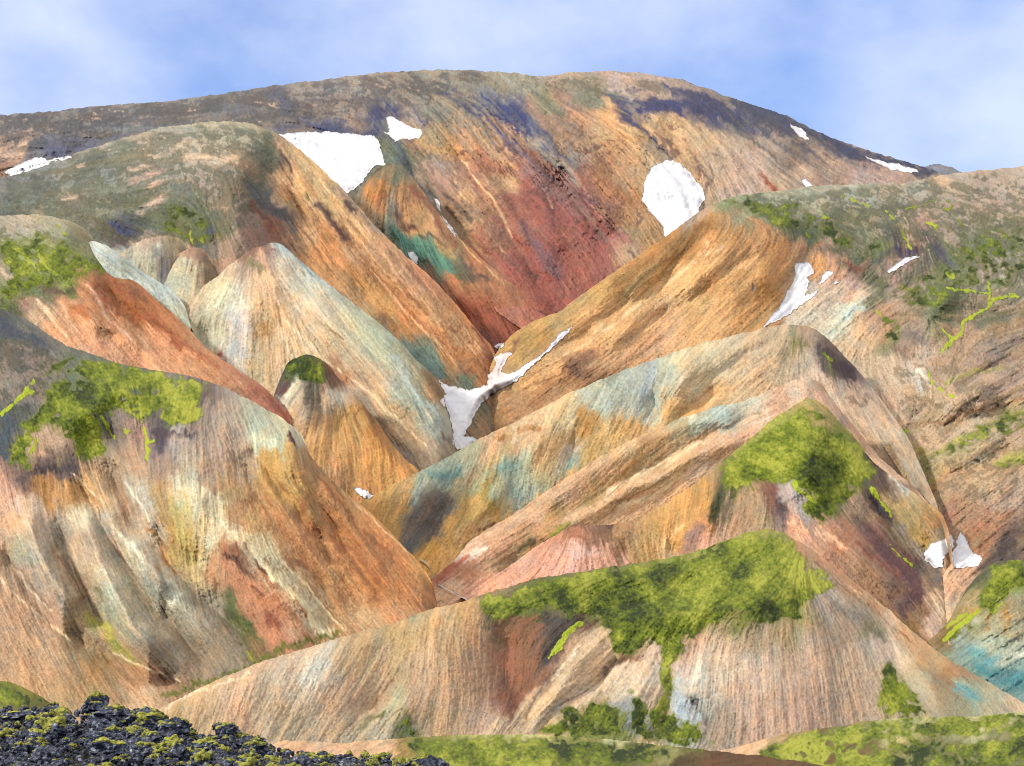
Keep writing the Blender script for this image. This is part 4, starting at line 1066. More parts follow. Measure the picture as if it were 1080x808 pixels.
    csm = sm(cs); lnYc = sm(lnYc)
    s = np.maximum(Y - csm[None, :], 0)
    D = lnYc[None, :] - k1[None, :] * s - k2[None, :] * (1 - np.exp(-s / h['s0'])) - 0.0035 * (1 - np.exp(-s / 3.0))
    for f in RELIEF.get(key, []):
        am, wd, P = float(f[0]), float(f[1]), f[2]
        x0, y0 = P.min(0) - wd * 3.2; x1, y1 = P.max(0) + wd * 3.2
        i0, i1 = max(0, int((x0 - u0) / STEP)), max(0, int((x1 - u0) / STEP)); j0, j1 = max(0, int((y0 - v0) / STEP)), max(0, int((y1 - v0) / STEP))
        if i1 <= i0 or j1 <= j0: continue
        sl = (slice(j0, j1), slice(i0, i1))
        d = polydist(P, X[sl] + rx[sl], Y[sl] + ry[sl]) / wd
        e = np.minimum(np.hypot(X[sl] - P[0, 0], Y[sl] - P[0, 1]), np.hypot(X[sl] - P[-1, 0], Y[sl] - P[-1, 1])) / (2.2 * wd)
        D[sl] += am * RELIEF_GAIN * (0.15 + 0.85 * smooth(e)) * np.maximum(np.exp(-np.sqrt(d ** 2 + 0.03) * 1.5) - 0.008, 0)
    edge = smooth(s / 14)
    steep = np.clip(np.interp(us, h['k1'][:, 0], h['k1'][:, 1]) / 0.0014, 0.7, 1.7)[None, :]
    coarse_rel = (0.0024 * sC * rg + 0.0060 * bil(N25, X, Y) + 0.0022 * bil(N9, X, Y) * rg - rilled * rg * 0.0040 * groove) * steep * 0.62
    fine_rel = (0.00045 * sA + 0.0011 * sB * rg - rilled * rg * (0.0030 * rillA + 0.0007 * rillB)
                + crumb * min(rg, 0.65) * (0.0004 * bil(N4, X, Y + 5) + 0.0004 * n2 + 0.00035 * n1) + 0.0004 * n1 + 0.0003 * n2 - 0.0003 * dark) * steep * 0.62
    D += -coarse_rel * edge
    # nothing overhangs: loose slopes never do
    eps = (k1 * 0.15 * STEP)[None, :] * np.arange(D.shape[0])[:, None]
    above = Y < cu[None, :] + 0.4
    acc = np.minimum.accumulate(np.where(above, 99.0, D) + eps, axis=0) - eps
    D = np.where(above, D, acc)
    # weathering takes the edge off
    for rad in (3, 3):
        for ax in (0, 1):
            c1 = np.cumsum(np.pad(D, [(rad + 1, rad) if ax == 0 else (0, 0), (rad + 1, rad) if ax == 1 else (0, 0)], mode='edge'), axis=ax)
            n_ = 2 * rad + 1
            D = (c1[n_:] - c1[:-n_]) / n_ if ax == 0 else (c1[:, n_:] - c1[:, :-n_]) / n_
    D = D - fine_rel * edge
    return dict(us=us, vs=vs, u0=u0, v0=v0, cu=cu, bot=bot, vis=vis_bot, D=D.astype(np.float32), C=C.astype(np.float32), M=M, MB=MB, sB=sB, sA=sA, lnYc=lnYc)

def samp(fld, A, u, v):
    x = np.clip((u - fld['u0']) / STEP, 0, A.shape[1] - 1.001); y = np.clip((v - fld['v0']) / STEP, 0, A.shape[0] - 1.001)
    x0 = x.astype(np.int32); y0 = y.astype(np.int32)
    fx = x - x0; fy = y - y0
    if A.ndim == 3: fx = fx[..., None]; fy = fy[..., None]
    return (A[y0, x0] * (1 - fx) + A[y0, x0 + 1] * fx) * (1 - fy) + (A[y0 + 1, x0] * (1 - fx) + A[y0 + 1, x0 + 1] * fx) * fy

def place(u, v, Yd):
    return np.stack([(u - 540) / F * Yd, Yd, (VH - v) / F * Yd], -1)

def mesh_from(name, V, faces, mat, colour=None, smooth_shade=True):
    me = bpy.data.meshes.new(name)
    V = np.ascontiguousarray(V, np.float32); faces = np.ascontiguousarray(faces, np.int32)
    nf, k = faces.shape
    me.vertices.add(len(V)); me.vertices.foreach_set('co', V.ravel())
    me.loops.add(nf * k); me.loops.foreach_set('vertex_index', faces.ravel())
    me.polygons.add(nf)
    me.polygons.foreach_set('loop_start', np.arange(0, nf * k, k, dtype=np.int32))
    me.polygons.foreach_set('loop_total', np.full(nf, k, np.int32))
    me.polygons.foreach_set('use_smooth', np.full(nf, smooth_shade, bool))
    me.update(calc_edges=True)
    if colour is not None:
        at = me.color_attributes.new('ground', 'FLOAT_COLOR', 'POINT')
        at.data.foreach_set('color', np.concatenate([colour, np.ones((len(V), 1))], -1).astype(np.float32).ravel())
    me.materials.append(mat)
    o = bpy.data.objects.new(name, me)
    COL.objects.link(o)
    return o

# ------------------------------------------------------------------ materials
def mat_ground(name, metres, bump=0.35, var=0.22, rough=0.95, spec=0.15, layer2=True):
    """mineral ground: the surveyed colour, broken up by procedural grain the size of `metres`"""
    m = bpy.data.materials.new(name); m.use_nodes = True
    n, l = m.node_tree.nodes, m.node_tree.links
    b = n['Principled BSDF']
    b.inputs['Roughness'].default_value = rough
    b.inputs['Specular IOR Level'].default_value = spec
    at = n.new('ShaderNodeVertexColor'); at.layer_name = 'ground'
    tc = n.new('ShaderNodeTexCoord')
    n1 = n.new('ShaderNodeTexNoise'); n1.inputs['Scale'].default_value = 1 / metres; n1.inputs['Detail'].default_value = 4; n1.inputs['Roughness'].default_value = 0.7
    l.new(tc.outputs['Object'], n1.inputs['Vector'])
    mr = n.new('ShaderNodeMapRange'); mr.inputs['From Min'].default_value = 0.34; mr.inputs['From Max'].default_value = 0.66
    mr.inputs['To Min'].default_value = 1 - var; mr.inputs['To Max'].default_value = 1 + var
    l.new(n1.outputs['Fac'], mr.inputs['Value'])
    mx = n.new('ShaderNodeVectorMath'); mx.operation = 'SCALE'
    l.new(at.outputs['Color'], mx.inputs[0]); l.new(mr.outputs['Result'], mx.inputs['Scale'])
    l.new(mx.outputs['Vector'], b.inputs['Base Color'])
    bp = n.new('ShaderNodeBump'); bp.inputs['Strength'].default_value = bump; bp.inputs['Distance'].default_value = metres * 0.5
    l.new(n1.outputs['Fac'], bp.inputs['Height']); l.new(bp.outputs['Normal'], b.inputs['Normal'])
    return m

def mat_simple(name, c1, c2, scale, rough=0.9, bump=0.3, dist=0.1, spec=0.2, detail=5, p0=0.35, p1=0.65):
    m = bpy.data.materials.new(name); m.use_nodes = True
    n, l = m.node_tree.nodes, m.node_tree.links
    b = n['Principled BSDF']; b.inputs['Roughness'].default_value = rough
    b.inputs['Specular IOR Level'].default_value = spec
    tc = n.new('ShaderNodeTexCoord'); t = n.new('ShaderNodeTexNoise')
    t.inputs['Scale'].default_value = scale; t.inputs['Detail'].default_value = detail; t.inputs['Roughness'].default_value = 0.65
    r = n.new('ShaderNodeValToRGB'); r.color_ramp.elements[0].color = (*c1, 1); r.color_ramp.elements[1].color = (*c2, 1)
    r.color_ramp.elements[0].position = p0; r.color_ramp.elements[1].position = p1
    l.new(tc.outputs['Object'], t.inputs['Vector']); l.new(t.outputs['Fac'], r.inputs['Fac']); l.new(r.outputs['Color'], b.inputs['Base Color'])
    bp = n.new('ShaderNodeBump'); bp.inputs['Strength'].default_value = bump; bp.inputs['Distance'].default_value = dist
    l.new(t.outputs['Fac'], bp.inputs['Height']); l.new(bp.outputs['Normal'], b.inputs['Normal'])
    return m

# ------------------------------------------------------------------ the land
ground_mat = mat_simple('valley_ground', (0.10, 0.075, 0.05), (0.2, 0.14, 0.09), 0.02)
gv = np.array([[-9000, -400, -42], [9000, -400, -42], [9000, 24000, -42], [-9000, 24000, -42]], float)
g = mesh_from('ground', gv, np.array([[0, 1, 2, 3]]), ground_mat); tag(g, kind='structure')

FLD = {}
for key in ORDER:
    fld = build_fields(key); FLD[key] = fld
    h = HILLS[key]
    us, cu, bot = fld['us'], fld['cu'], fld['bot']
    Ycrest = np.exp(fld['lnYc'])
    rows = int(math.ceil((bot - cu).max() / STEP)) + 1
    nb = 12
    nu = len(us)
    r = np.arange(rows)
    U = np.repeat(us[None, :], rows, 0); Vv = cu[None, :] + r[:, None] * STEP
    Yd = np.exp(samp(fld, fld['D'], U, Vv))
    P = place(U, Vv, Yd)
    Cc = samp(fld, fld['C'], U, Vv)
    keep = Vv <= bot[None, :] + STEP
    # the side turned away, falling behind the crest
    j = np.arange(nb, 0, -1)
    back = (j / nb) ** 1.6 * 0.14
    Yb = Yd[0][None, :] * (1 + back[:, None])
    z0 = P[0, :, 2]
    drop = (Yb - Yd[0][None, :])
    xb = P[0, :, 0][None, :] * np.ones((nb, 1))
    zb = z0[None, :] - drop * (0.12 + 0.45 * (j / nb)[:, None])
    Pb = np.stack([xb, Yb, zb], -1)
    Cb = np.repeat(Cc[0][None], nb, 0)
    P = np.concatenate([Pb, P], 0); Cc = np.concatenate([Cb, Cc], 0)
    keep = np.concatenate([np.ones((nb, nu), bool), keep], 0)
    R = P.shape[0]
    idx = np.arange(R * nu).reshape(R, nu)
    ok = keep[:-1, :-1] & keep[1:, :-1] & keep[:-1, 1:] & keep[1:, 1:]
    q = np.stack([idx[:-1, :-1][ok], idx[1:, :-1][ok], idx[1:, 1:][ok], idx[:-1, 1:][ok]], -1)
    used = np.zeros(R * nu, bool); used[q.ravel()] = True
    remap = np.cumsum(used) - 1
    mY = float(np.median(Ycrest))
    mat = mat_ground('earth_' + key, mY / F * 1.6, bump=0.5, var=0.24)
    o = mesh_from(h['name'], P.reshape(-1, 3)[used], remap[q], mat, Cc.reshape(-1, 3)[used] * ALB)
    tag(o, h['label'], h['name'], kind='structure')
    # moss as its own low, lumpy cover
    Mv = samp(fld, fld['M'], U, Vv)
    Mv = Mv - np.where(Mv < 1.0, 0.06 * np.abs(bil(N1, U / STEP * 0.8 + 50, Vv / STEP)), 0) * (Mv > 0.3)
    fine = bil(N1, U / STEP * 0.9, Vv / STEP * 1.1 + 4)
    lump = bil(N2, U * 1.2 + 3, Vv * 1.6) * 0.35 + fine * 0.4 + bil(N4, U, Vv + 70) * 0.25 + 0.08 * samp(fld, fld['sA'], U, Vv)
    on = (Mv > 0.42) & keep[nb:]
    if on.sum() > 60:
        MBv = samp(fld, fld['MB'], U, Vv)
        th = (np.clip((Mv - 0.42) / 0.3, 0, 1) * (0.5 + 0.3 * np.clip(lump, -1.2, 2))) * Yd / F
        Ym = Yd * 1.0
        Pm = place(U, Vv, Ym)
        Pm[..., 1] -= th * 0.9; Pm[..., 2] += th * 0.45
        okm = (on[:-1, :-1].astype(int) + on[1:, :-1] + on[:-1, 1:] + on[1:, 1:] >= 3) & keep[nb:][1:, 1:]
        ii = np.arange(rows * nu).reshape(rows, nu)
        qm = np.stack([ii[:-1, :-1][okm], ii[1:, :-1][okm], ii[1:, 1:][okm], ii[:-1, 1:][okm]], -1)
        um = np.zeros(rows * nu, bool); um[qm.ravel()] = True
        rm = np.cumsum(um) - 1
        dark, mid, lite, neon = (hexlin(x) for x in ('2c3a12', '6c7a1c', 'a4a840', 'a8c020'))
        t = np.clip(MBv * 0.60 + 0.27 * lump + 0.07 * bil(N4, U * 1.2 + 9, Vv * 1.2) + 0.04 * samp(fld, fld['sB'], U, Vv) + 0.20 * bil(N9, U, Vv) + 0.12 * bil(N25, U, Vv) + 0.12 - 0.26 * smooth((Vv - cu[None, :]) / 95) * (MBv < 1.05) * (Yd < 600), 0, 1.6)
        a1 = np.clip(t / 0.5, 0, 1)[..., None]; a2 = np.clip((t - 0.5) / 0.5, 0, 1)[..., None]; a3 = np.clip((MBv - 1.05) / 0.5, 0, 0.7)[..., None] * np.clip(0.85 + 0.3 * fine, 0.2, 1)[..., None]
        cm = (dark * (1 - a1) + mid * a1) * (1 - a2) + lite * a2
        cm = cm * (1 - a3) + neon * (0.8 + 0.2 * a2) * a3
        edge = np.clip((Mv - 0.42) / 0.2, 0, 1)[..., None]
        cm = cm * (0.5 + 0.5 * edge) + samp(fld, fld['C'], U, Vv) * (1 - edge) * 0.5
        mm = mat_ground('moss_' + key, mY / F * 1.1, bump=0.5, var=0.22)
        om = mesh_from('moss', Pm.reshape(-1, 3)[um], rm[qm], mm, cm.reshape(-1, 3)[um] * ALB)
        tag(om, {'l5': 'streaky grass and moss on the shoulder of the rust orange hillside', 'lh': 'patchy yellow green moss on top of the large left hill',
                 'mh': 'thick bright green moss capping the hill right of centre', 'fg': 'broad green moss blanket on the foreground hill',
                 'tm': 'green moss on the top of the small teal hill at the right edge', 'mr': 'olive moss on the low bank at the bottom right',
                 'mb': 'dark moss on the low bank at the bottom middle', 'ml': 'green moss on the small mound above the lava rocks',
                 'l7': 'yellow green moss lines following the runnels of the right plateau', 'l2': 'dull green moss in the hollow of the grey green dome',
                 'l4': 'dark moss crowning the small tan knoll', 'l8': 'speck of moss by the dark crest of the banded ridge'}.get(key, 'thin moss'),
            'moss', kind='stuff')

def front(u, v, keys=None):
    """distance of the land seen at a frame position (arrays)"""
    u = np.atleast_1d(np.asarray(u, float)); v = np.atleast_1d(np.asarray(v, float))
    best = np.full(u.shape, 1e9)
    for k in (keys or ORDER):
        f = FLD[k]
        c = np.interp(u, f['us'], f['cu'])
        m = (u >= f['us'][0]) & (u <= f['us'][-1]) & (v >= c - 0.2)
        b = np.interp(u, f['us'], f['bot'])
        m &= v <= b
        Yk = np.exp(samp(f, f['D'], u, v))
        best = np.where(m & (Yk < best), Yk, best)
    return best

# ------------------------------------------------------------------ snow patches
def mat_snow():
    m = mat_simple('old_snow', (0.46, 0.48, 0.53), (0.60, 0.61, 0.63), 0.05, rough=0.7, bump=0.25, dist=1.5)
    n, l = m.node_tree.nodes, m.node_tree.links
    b = n['Principled BSDF']
    ramp = [x for x in n if x.type == 'VALTORGB'][0]
    at = n.new('ShaderNodeVertexColor'); at.layer_name = 'ground'
    mul = n.new('ShaderNodeMixRGB'); mul.blend_type = 'MULTIPLY'; mul.inputs['Fac'].default_value = 1
    l.new(ramp.outputs['Color'], mul.inputs['Color1']); l.new(at.outputs['Color'], mul.inputs['Color2'])
    l.new(mul.outputs['Color'], b.inputs['Base Color'])
    return m
snow_mat = mat_snow()

def snow(keys, label, outline, dirt=None):
    P0 = pts(outline)
    # resample the rim and fray it a little
    rim = []
    n = len(P0)
    for i in range(n):
        a, b = P0[i], P0[(i + 1) % n]
        k = max(1, int(np.hypot(*(b - a)) / 1.3))
        for t in range(k): rim.append(a + (b - a) * t / k)
    rim = np.array(rim)
    big = np.ptp(P0[:, 0]) * np.ptp(P0[:, 1]) > 150
    am = 0.55 if big else 0.25
    rim[:, 0] += am * bil(N2, rim[:, 0] * 1.7, rim[:, 1] * 1.7); rim[:, 1] += am * bil(N2, rim[:, 0] * 1.7 + 300, rim[:, 1] * 1.7 + 40)
    x0, y0 = rim.min(0); x1, y1 = rim.max(0)
    gx, gy = np.meshgrid(np.arange(x0, x1, 1.3), np.arange(y0, y1, 1.3))
    gx, gy = gx.ravel(), gy.ravel()
    sd = polysigned(rim, gx, gy)
    inn = np.stack([gx, gy], -1)[sd > 0.9]
    allp = [Vector(p) for p in rim] + [Vector(p) for p in inn]
    nr = len(rim)
    vs_, es_, fs_, ov, oe, of = delaunay_2d_cdt(allp, [], [list(range(nr))], 1, 1e-4)
    Q = np.array([[p[0], p[1]] for p in vs_])
    tri = [f for f in fs_ if len(f) == 3]
    sdq = np.maximum(polysigned(rim, Q[:, 0], Q[:, 1]), 0)
    Yd = front(Q[:, 0], Q[:, 1], keys)
    if (Yd > 1e8).any():
        good = Yd < 1e8
        Yd = np.where(good, Yd, np.median(Yd[good]) if good.any() else 800)
    # even out the ground under it: snow fills hollows
    D0 = np.log(Yd)
    A = np.stack([np.ones(len(Q)), Q[:, 0] - Q[:, 0].mean(), Q[:, 1] - Q[:, 1].mean()], -1)
    cf = np.linalg.lstsq(A, D0, rcond=None)[0]
    flat = A @ cf
    w = smooth(sdq / 7) * 0.85
    Df = np.minimum(D0, D0 * (1 - w) + flat * w)
    px = np.exp(Df) / F
    Yf = np.exp(Df) - px * (1.2 + 1.6 * smooth(sdq / 4)) * 1.6
    V = place(Q[:, 0], Q[:, 1], Yf)
    # underside, so the patch has a body
    Vb = place(Q[:nr, 0], Q[:nr, 1], np.exp(D0[:nr]) + px[:nr] * 3); Vb[:, 2] -= px[:nr] * 1.0
    col = np.ones((len(Q), 3)) * 0.985
    st = bil(N4, Q[:, 0] * 2 + 40, Q[:, 1] * 3) * 0.035 + bil(N2, Q[:, 0] * 2, Q[:, 1] * 2) * 0.03 - 0.03
    col = col + st[:, None]
    rimd = np.exp(-sdq / 1.2)[:, None] * 0.22
    col = col * (1 - rimd * np.array([0.7, 0.85, 1.0]))
    if dirt:
        for du, dv, rr, cc in dirt:
            w = np.exp(-((Q[:, 0] - du) ** 2 + (Q[:, 1] - dv) ** 2) / rr ** 2)[:, None]
            col = col * (1 - w) + np.array(cc) * w
    colb = np.repeat(np.array([[0.6, 0.55, 0.5]]), nr, 0)
    faces = [list(f) for f in tri]
    N = len(Q)
    for i in range(nr):
        k = (i + 1) % nr
        faces.append([i, k, N + k]); faces.append([i, N + k, N + i])
    # consistent facing is left to shading (both sides render)
    o = mesh_from('snow_patch', np.vstack([V, Vb]), np.array(faces), snow_mat, np.clip(np.vstack([col, colb]), 0, 1))
    tag(o, label, 'snow patch', 'old snow patches lying on the hills')
    return o

snow(['l1'], 'large snow field in the hollow at the foot of the grey green dome', '290,140 297,142 305,140 320,138.5 337,139 345,138 362,140 380,142 395,143 400,149 402,160 405,169 407,174 396,175 389,182 381,192 374,199 366,204 352,205 338,195 325,180 305,160')
snow(['l1'], 'notched snow patch just above the largest left snow field', '407,123 411,122 420,127 433,134 443,137 445,140 443,145 436,147 430,145.5 424,146 417,150 413,145 404,139 411,139.5')
snow(['l1', 'l1c'], 'thin upper sliver of snow in the gully beside the orange ridge', '458,209 461,209 464,214 465,223 461,218')
snow(['l1', 'l1c'], 'long narrow strip of snow in the gully beside the orange ridge', '465,226 468,228 474,236 482,248 480,249.5 472,240')
snow(['l1c'], 'small white oval of snow at the end of the dark green band', '430,266 434,264.5 438,267 441,272 440,278 436,277 431,271')
snow(['l1'], 'large rounded snow field high on the red mountain face', '703,169 709,169 715,172 722,176 727,181 733,190 739,194 742,203 743,210 739,215 737,222 745,228 720,244 705,255 700,248 699,238 692,230 683,222 676,210 679,203 679,191 686,178 692,173 698,171')
snow(['l7'], 'ragged snow tongue below the plateau on the orange slope', '839,277 846,276.5 853,277 857,280 858,289 850,292 854,297 852,306 848,312 856,309 864,304 862,309 845,322 828,334 803,346 812,335 824,322 831,308 838,293')
snow(['l7'], 'small snow patch just right of the ragged snow tongue', '868,289 873,285 879,286 874,293 866,299 863,302')
snow(['l7'], 'tiny dash of snow on the pale lobe beside the ragged tongue', '877,299 881,296.5 886,297 881,300')
snow(['l7'], 'slanting snow strip under the dark plateau gully', '935,286 945,278 955,272 964,269.5 971,271 960,275 948,282 938,288.5')
snow(['l1'], 'pointed snow patch near the right skyline of the mountain', '833,131 843,134 850,140 853,148 846,146 838,139')
snow(['l1'], 'long snow strip at the right end of the skyline', '911,164 918,166 925,168 935,171 945,172.5 962,177 969,181 955,182 948,179 940,179 930,174 920,170')
snow(['l1'], 'small snow dot above the right plateau', '844.5,190 849,188.5 857,196 850,197.5')
snow(['l1', 'l2'], 'snow strip behind the left shoulder of the grey green dome', '5,181 14,175 25,170 38,166 45,166 50,169 60,167 75,164 76,166 55,171 43,176 25,182 12,186')
snow(['l2', 'l3', 'l7', 'l1c'], 'branching white snow filling the valley floor in the centre',
     '462,401 470,405 480,408 495,411 505,408.5 514,405 515,400 514,395 520,391 523,384 520,376 528,374 535,371 541,373 534,380 528,393 536,394 546,390 560,380 573,372 583,360 590,352 597,348 604,344 600,350 590,360 578,370 565,382 555,392 545,402 533,407 520,414 508,425 500,440 493,455 490,460 499,460 504,464 494,474 482,474 477,468 478,455 475,440 471,430 464,424 470,415',
     dirt=[(524, 392, 9, (0.85, 0.68, 0.6)), (533, 376, 8, (0.88, 0.7, 0.62)), (560, 386, 8, (0.93, 0.86, 0.84)), (520, 402, 9, (0.9, 0.78, 0.74))])
snow(['l1', 'l1c', 'l7', 'l2'], 'small snow scrap at the very top of the valley snow', '521,365 526,362 532,362 532,365 526,368.5')
snow(['l4', 'lh', 'l8'], 'tiny double pointed scrap of snow beside the foot of the tan knoll', '372,515 378,514 388,518.5 394,523 389,527 380,523')
snow(None, 'left one of two white snow patches in the right gully', '975,583 979,577 982,573 990,570.5 996,568 1002,563 1005,567 1006,577 999,583 994,590 994,598 985,598.5 976,590')
snow(None, 'right, taller one of two white snow patches in the right gully', '1013,560 1019,568 1022,576 1027,583 1034,585 1036,590 1031,597 1015,599 1006,598 1003,590 1001,584 1008,578 1010,568')

# ------------------------------------------------------------------ stream
def stream():
    L = pts('444,590 450,594 455,600 458,606 455,611 462,616 470,621 480,626 492,632')
    rows = []
    for i, p in enumerate(L):
        w = 0.8 + 0.3 * math.sin(i * 1.7)
        rows.append((p[0] - 0.3, p[1] - w)); rows.append((p[0] + 0.3, p[1] + w))
    A = np.array(rows)
    Yd = front(A[:, 0], A[:, 1]); Yd = np.where(Yd > 1e8, 400, Yd) * 0.996
    V = place(A[:, 0], A[:, 1], Yd)
    faces = [[2 * i, 2 * i + 1, 2 * i + 3, 2 * i + 2] for i in range(len(L) - 1)]
    m = mat_simple('pale_stream_bed', (0.26, 0.24, 0.22), (0.42, 0.40, 0.38), 0.3, rough=0.5)
    o = mesh_from('stream', V, np.array(faces), m); tag(o, 'thin pale stream in the bottom of the valley', 'stream', kind='structure')
stream()

# ------------------------------------------------------------------ stones strewn on the slopes
def stones():
    mat = mat_ground('stone', 0.4, bump=0.3, var=0.2)
    zones = [('fg', 2300, 380, 700, 1080, 800), ('lh', 1500, 0, 480, 450, 740), ('mh', 420, 760, 500, 990, 660), ('mh', 500, 560, 550, 760, 620), ('l7', 500, 960, 500, 1080, 640), ('l7', 420, 560, 220, 860, 400), ('l4', 300, 300, 430, 430, 520), ('tm', 160, 985, 600, 1080, 730),
             ('l1', 500, 430, 140, 760, 330), ('l2', 300, 300, 170, 520, 390), ('l1c', 200, 400, 200, 570, 350)]
    ico = np.array([(0, 0, 1), (.9, 0, .2), (.28, .86, .1), (-.73, .53, .15), (-.73, -.53, .1), (.28, -.86, .2), (0, 0, -.8)])
    fc = [(0, 1, 2), (0, 2, 3), (0, 3, 4), (0, 4, 5), (0, 5, 1), (6, 2, 1), (6, 3, 2), (6, 4, 3), (6, 5, 4), (6, 1, 5)]
    V, Fc, Cl = [], [], []
    for key, n, x0, y0, x1, y1 in zones:
        u = rng.uniform(x0, x1, n); v = rng.uniform(y0, y1, n)
        f = FLD[key]
        c = np.interp(u, f['us'], f['cu']); vb = np.interp(u, f['us'], f['vis'])
        dens = bil(N9, u, v)
        mm = samp(f, f['M'], u, v)
        ok = (v > c + 4) & (v < vb) & (dens > -0.4) & (mm < 0.35)
        u, v = u[ok], v[ok]
        Yd = np.exp(samp(f, f['D'], u, v)); P = place(u, v, Yd)
        base = samp(f, f['C'], u, v)
        for p, yd, b in zip(P, Yd, base):
            s = yd / F * float(rng.choice([0.35, 0.45, 0.55, 0.8], p=[.45, .3, .18, .07]))
            a = rng.uniform(0, 6.28); ca, sa = math.cos(a), math.sin(a)
            w = ico * rng.uniform(0.7, 1.25, (7, 1)) * s
            w = np.stack([w[:, 0] * ca - w[:, 1] * sa, w[:, 0] * sa + w[:, 1] * ca, w[:, 2] * 0.8], -1) + p
            k = len(V) * 7
            V.append(w); Fc += [(i + k, j + k, l + k) for i, j, l in fc]
            g_ = rng.choice([0.35, 0.5, 1.9, 2.4], p=[.38, .22, .25, .15])
            Cl.append(np.repeat(np.clip(b * g_, 0.01, 0.8)[None], 7, 0))
    o = mesh_from('stones', np.vstack(V), np.array(Fc), mat, np.vstack(Cl) * ALB, smooth_shade=False)
    tag(o, 'loose light and dark stones strewn over the slopes', 'stones', kind='stuff')
stones()

# ------------------------------------------------------------------ lava in the foreground
def noise3(P, seed, scale):
    """cheap value noise on points"""
    q = P * scale + seed * 17.13
    i = np.floor(q).astype(np.int64); f = q - i; f = f * f * (3 - 2 * f)
    def hsh(a, b, c):
        n = (a * 374761393 + b * 668265263 + c * 2147483647 + seed * 1013) & 0x7fffffff
        n = ((n ^ (n >> 13)) * 1274126177) & 0x7fffffff
        return (n ^ (n >> 16)) / 0x7fffffff * 2 - 1
    r = 0
    for dx in (0, 1):
        for dy in (0, 1):
            for dz in (0, 1):
                w = (f[:, 0] if dx else 1 - f[:, 0]) * (f[:, 1] if dy else 1 - f[:, 1]) * (f[:, 2] if dz else 1 - f[:, 2])
                r = r + w * hsh(i[:, 0] + dx, i[:, 1] + dy, i[:, 2] + dz)
    return r

def mat_lava():
    m = bpy.data.materials.new('lava_rock'); m.use_nodes = True
    n, l = m.node_tree.nodes, m.node_tree.links
    b = n['Principled BSDF']; b.inputs['Roughness'].default_value = 0.8; b.inputs['Specular IOR Level'].default_value = 0.35
    tc = n.new('ShaderNodeTexCoord')
    t = n.new('ShaderNodeTexNoise'); t.inputs['Scale'].default_value = 3.6; t.inputs['Detail'].default_value = 7; t.inputs['Roughness'].default_value = 0.75
    r = n.new('ShaderNodeValToRGB')
    e = r.color_ramp.elements
    e[0].position = 0.36; e[0].color = (0.003, 0.004, 0.010, 1)
    e[1].position = 0.66; e[1].color = (0.55, 0.58, 0.66, 1)
    k = e.new(0.50); k.color = (0.040, 0.050, 0.080, 1)
    k = e.new(0.59); k.color = (0.15, 0.17, 0.22, 1)
    l.new(tc.outputs['Object'], t.inputs['Vector']); l.new(t.outputs['Fac'], r.inputs['Fac']); l.new(r.outputs['Color'], b.inputs['Base Color'])
    v = n.new('ShaderNodeTexVoronoi'); v.inputs['Scale'].default_value = 5
    l.new(tc.outputs['Object'], v.inputs['Vector'])
    ad = n.new('ShaderNodeMath'); ad.operation = 'ADD'
    l.new(v.outputs['Distance'], ad.inputs[0]); l.new(t.outputs['Fac'], ad.inputs[1])
    bp = n.new('ShaderNodeBump'); bp.inputs['Strength'].default_value = 0.9; bp.inputs['Distance'].default_value = 0.12
    l.new(ad.outputs[0], bp.inputs['Height']); l.new(bp.outputs['Normal'], b.inputs['Normal'])
    return m
lava_mat = mat_lava()
cap_mat = mat_simple('lava_moss', (0.035, 0.05, 0.010), (0.36, 0.35, 0.08), 5.0, bump=0.8, dist=0.08, spec=0.05, p0=0.36, p1=0.62)
field_mat = mat_simple('lava_rubble', (0.003, 0.0035, 0.006), (0.05, 0.052, 0.05), 3.5, bump=1.0, dist=0.2, detail=8)

LAVA_TOP = pts('-60,744,58 0,744,57 20,742,57 45,744,56 60,741,56 80,744,55 90,738,55 110,740,54 125,742,54 150,745,53 168,750,52 185,758,51 197,773,50 212,770,49 230,760,49 245,761,49 262,770,48 282,781,47 310,789,46 350,792,45 400,797,44 440,798,43 470,806,42 485,820,41')
def lava_depth(u, v):
    c = np.interp(u, LAVA_TOP[:, 0], LAVA_TOP[:, 1]); y = np.interp(u, LAVA_TOP[:, 0], LAVA_TOP[:, 2])
    return y * np.exp(-0.0048 * (v - c))
us = np.arange(-60, 485, 1.2); rows_ = 90
U = np.repeat(us[None], rows_, 0); c = np.interp(us, LAVA_TOP[:, 0], LAVA_TOP[:, 1]) + 9
Vv = c[None] + np.arange(rows_)[:, None] * 1.2
Yd = lava_depth(U, Vv); P = place(U, Vv, Yd)
pf = P.reshape(-1, 3)
rough_ = np.abs(noise3(pf, 3, 1.3)) * 0.5 + np.abs(noise3(pf, 5, 3.1)) * 0.28 + noise3(pf, 9, 7.0) * 0.09
P[..., 2] += (rough_.reshape(Yd.shape) - 0.25) * 0.5 - 0.42
nb = 8
jb = np.arange(nb, 0, -1)
Pb = np.repeat(P[0][None], nb, 0).copy(); Pb[..., 1] += (jb * 0.9)[:, None]; Pb[..., 2] -= ((jb * 0.5) ** 1.25)[:, None]
P = np.concatenate([Pb, P], 0)
R, nu = P.shape[:2]; ii = np.arange(R * nu).reshape(R, nu)
q = np.stack([ii[:-1, :-1].ravel(), ii[1:, :-1].ravel(), ii[1:, 1:].ravel(), ii[:-1, 1:].ravel()], -1)
o = mesh_from('lava_field', P.reshape(-1, 3), q, field_mat, smooth_shade=False); tag(o, 'dark broken lava ground at the bottom left corner', 'lava field', kind='structure')

def ico_sphere(sub):
    import bmesh
    bm = bmesh.new(); bmesh.ops.create_icosphere(bm, subdivisions=sub, radius=1)
    V = np.array([v.co[:] for v in bm.verts]); Fc = np.array([[v.index for v in f.verts] for f in bm.faces]); bm.free()
    return V, Fc
ICO_V, ICO_F = ico_sphere(5)

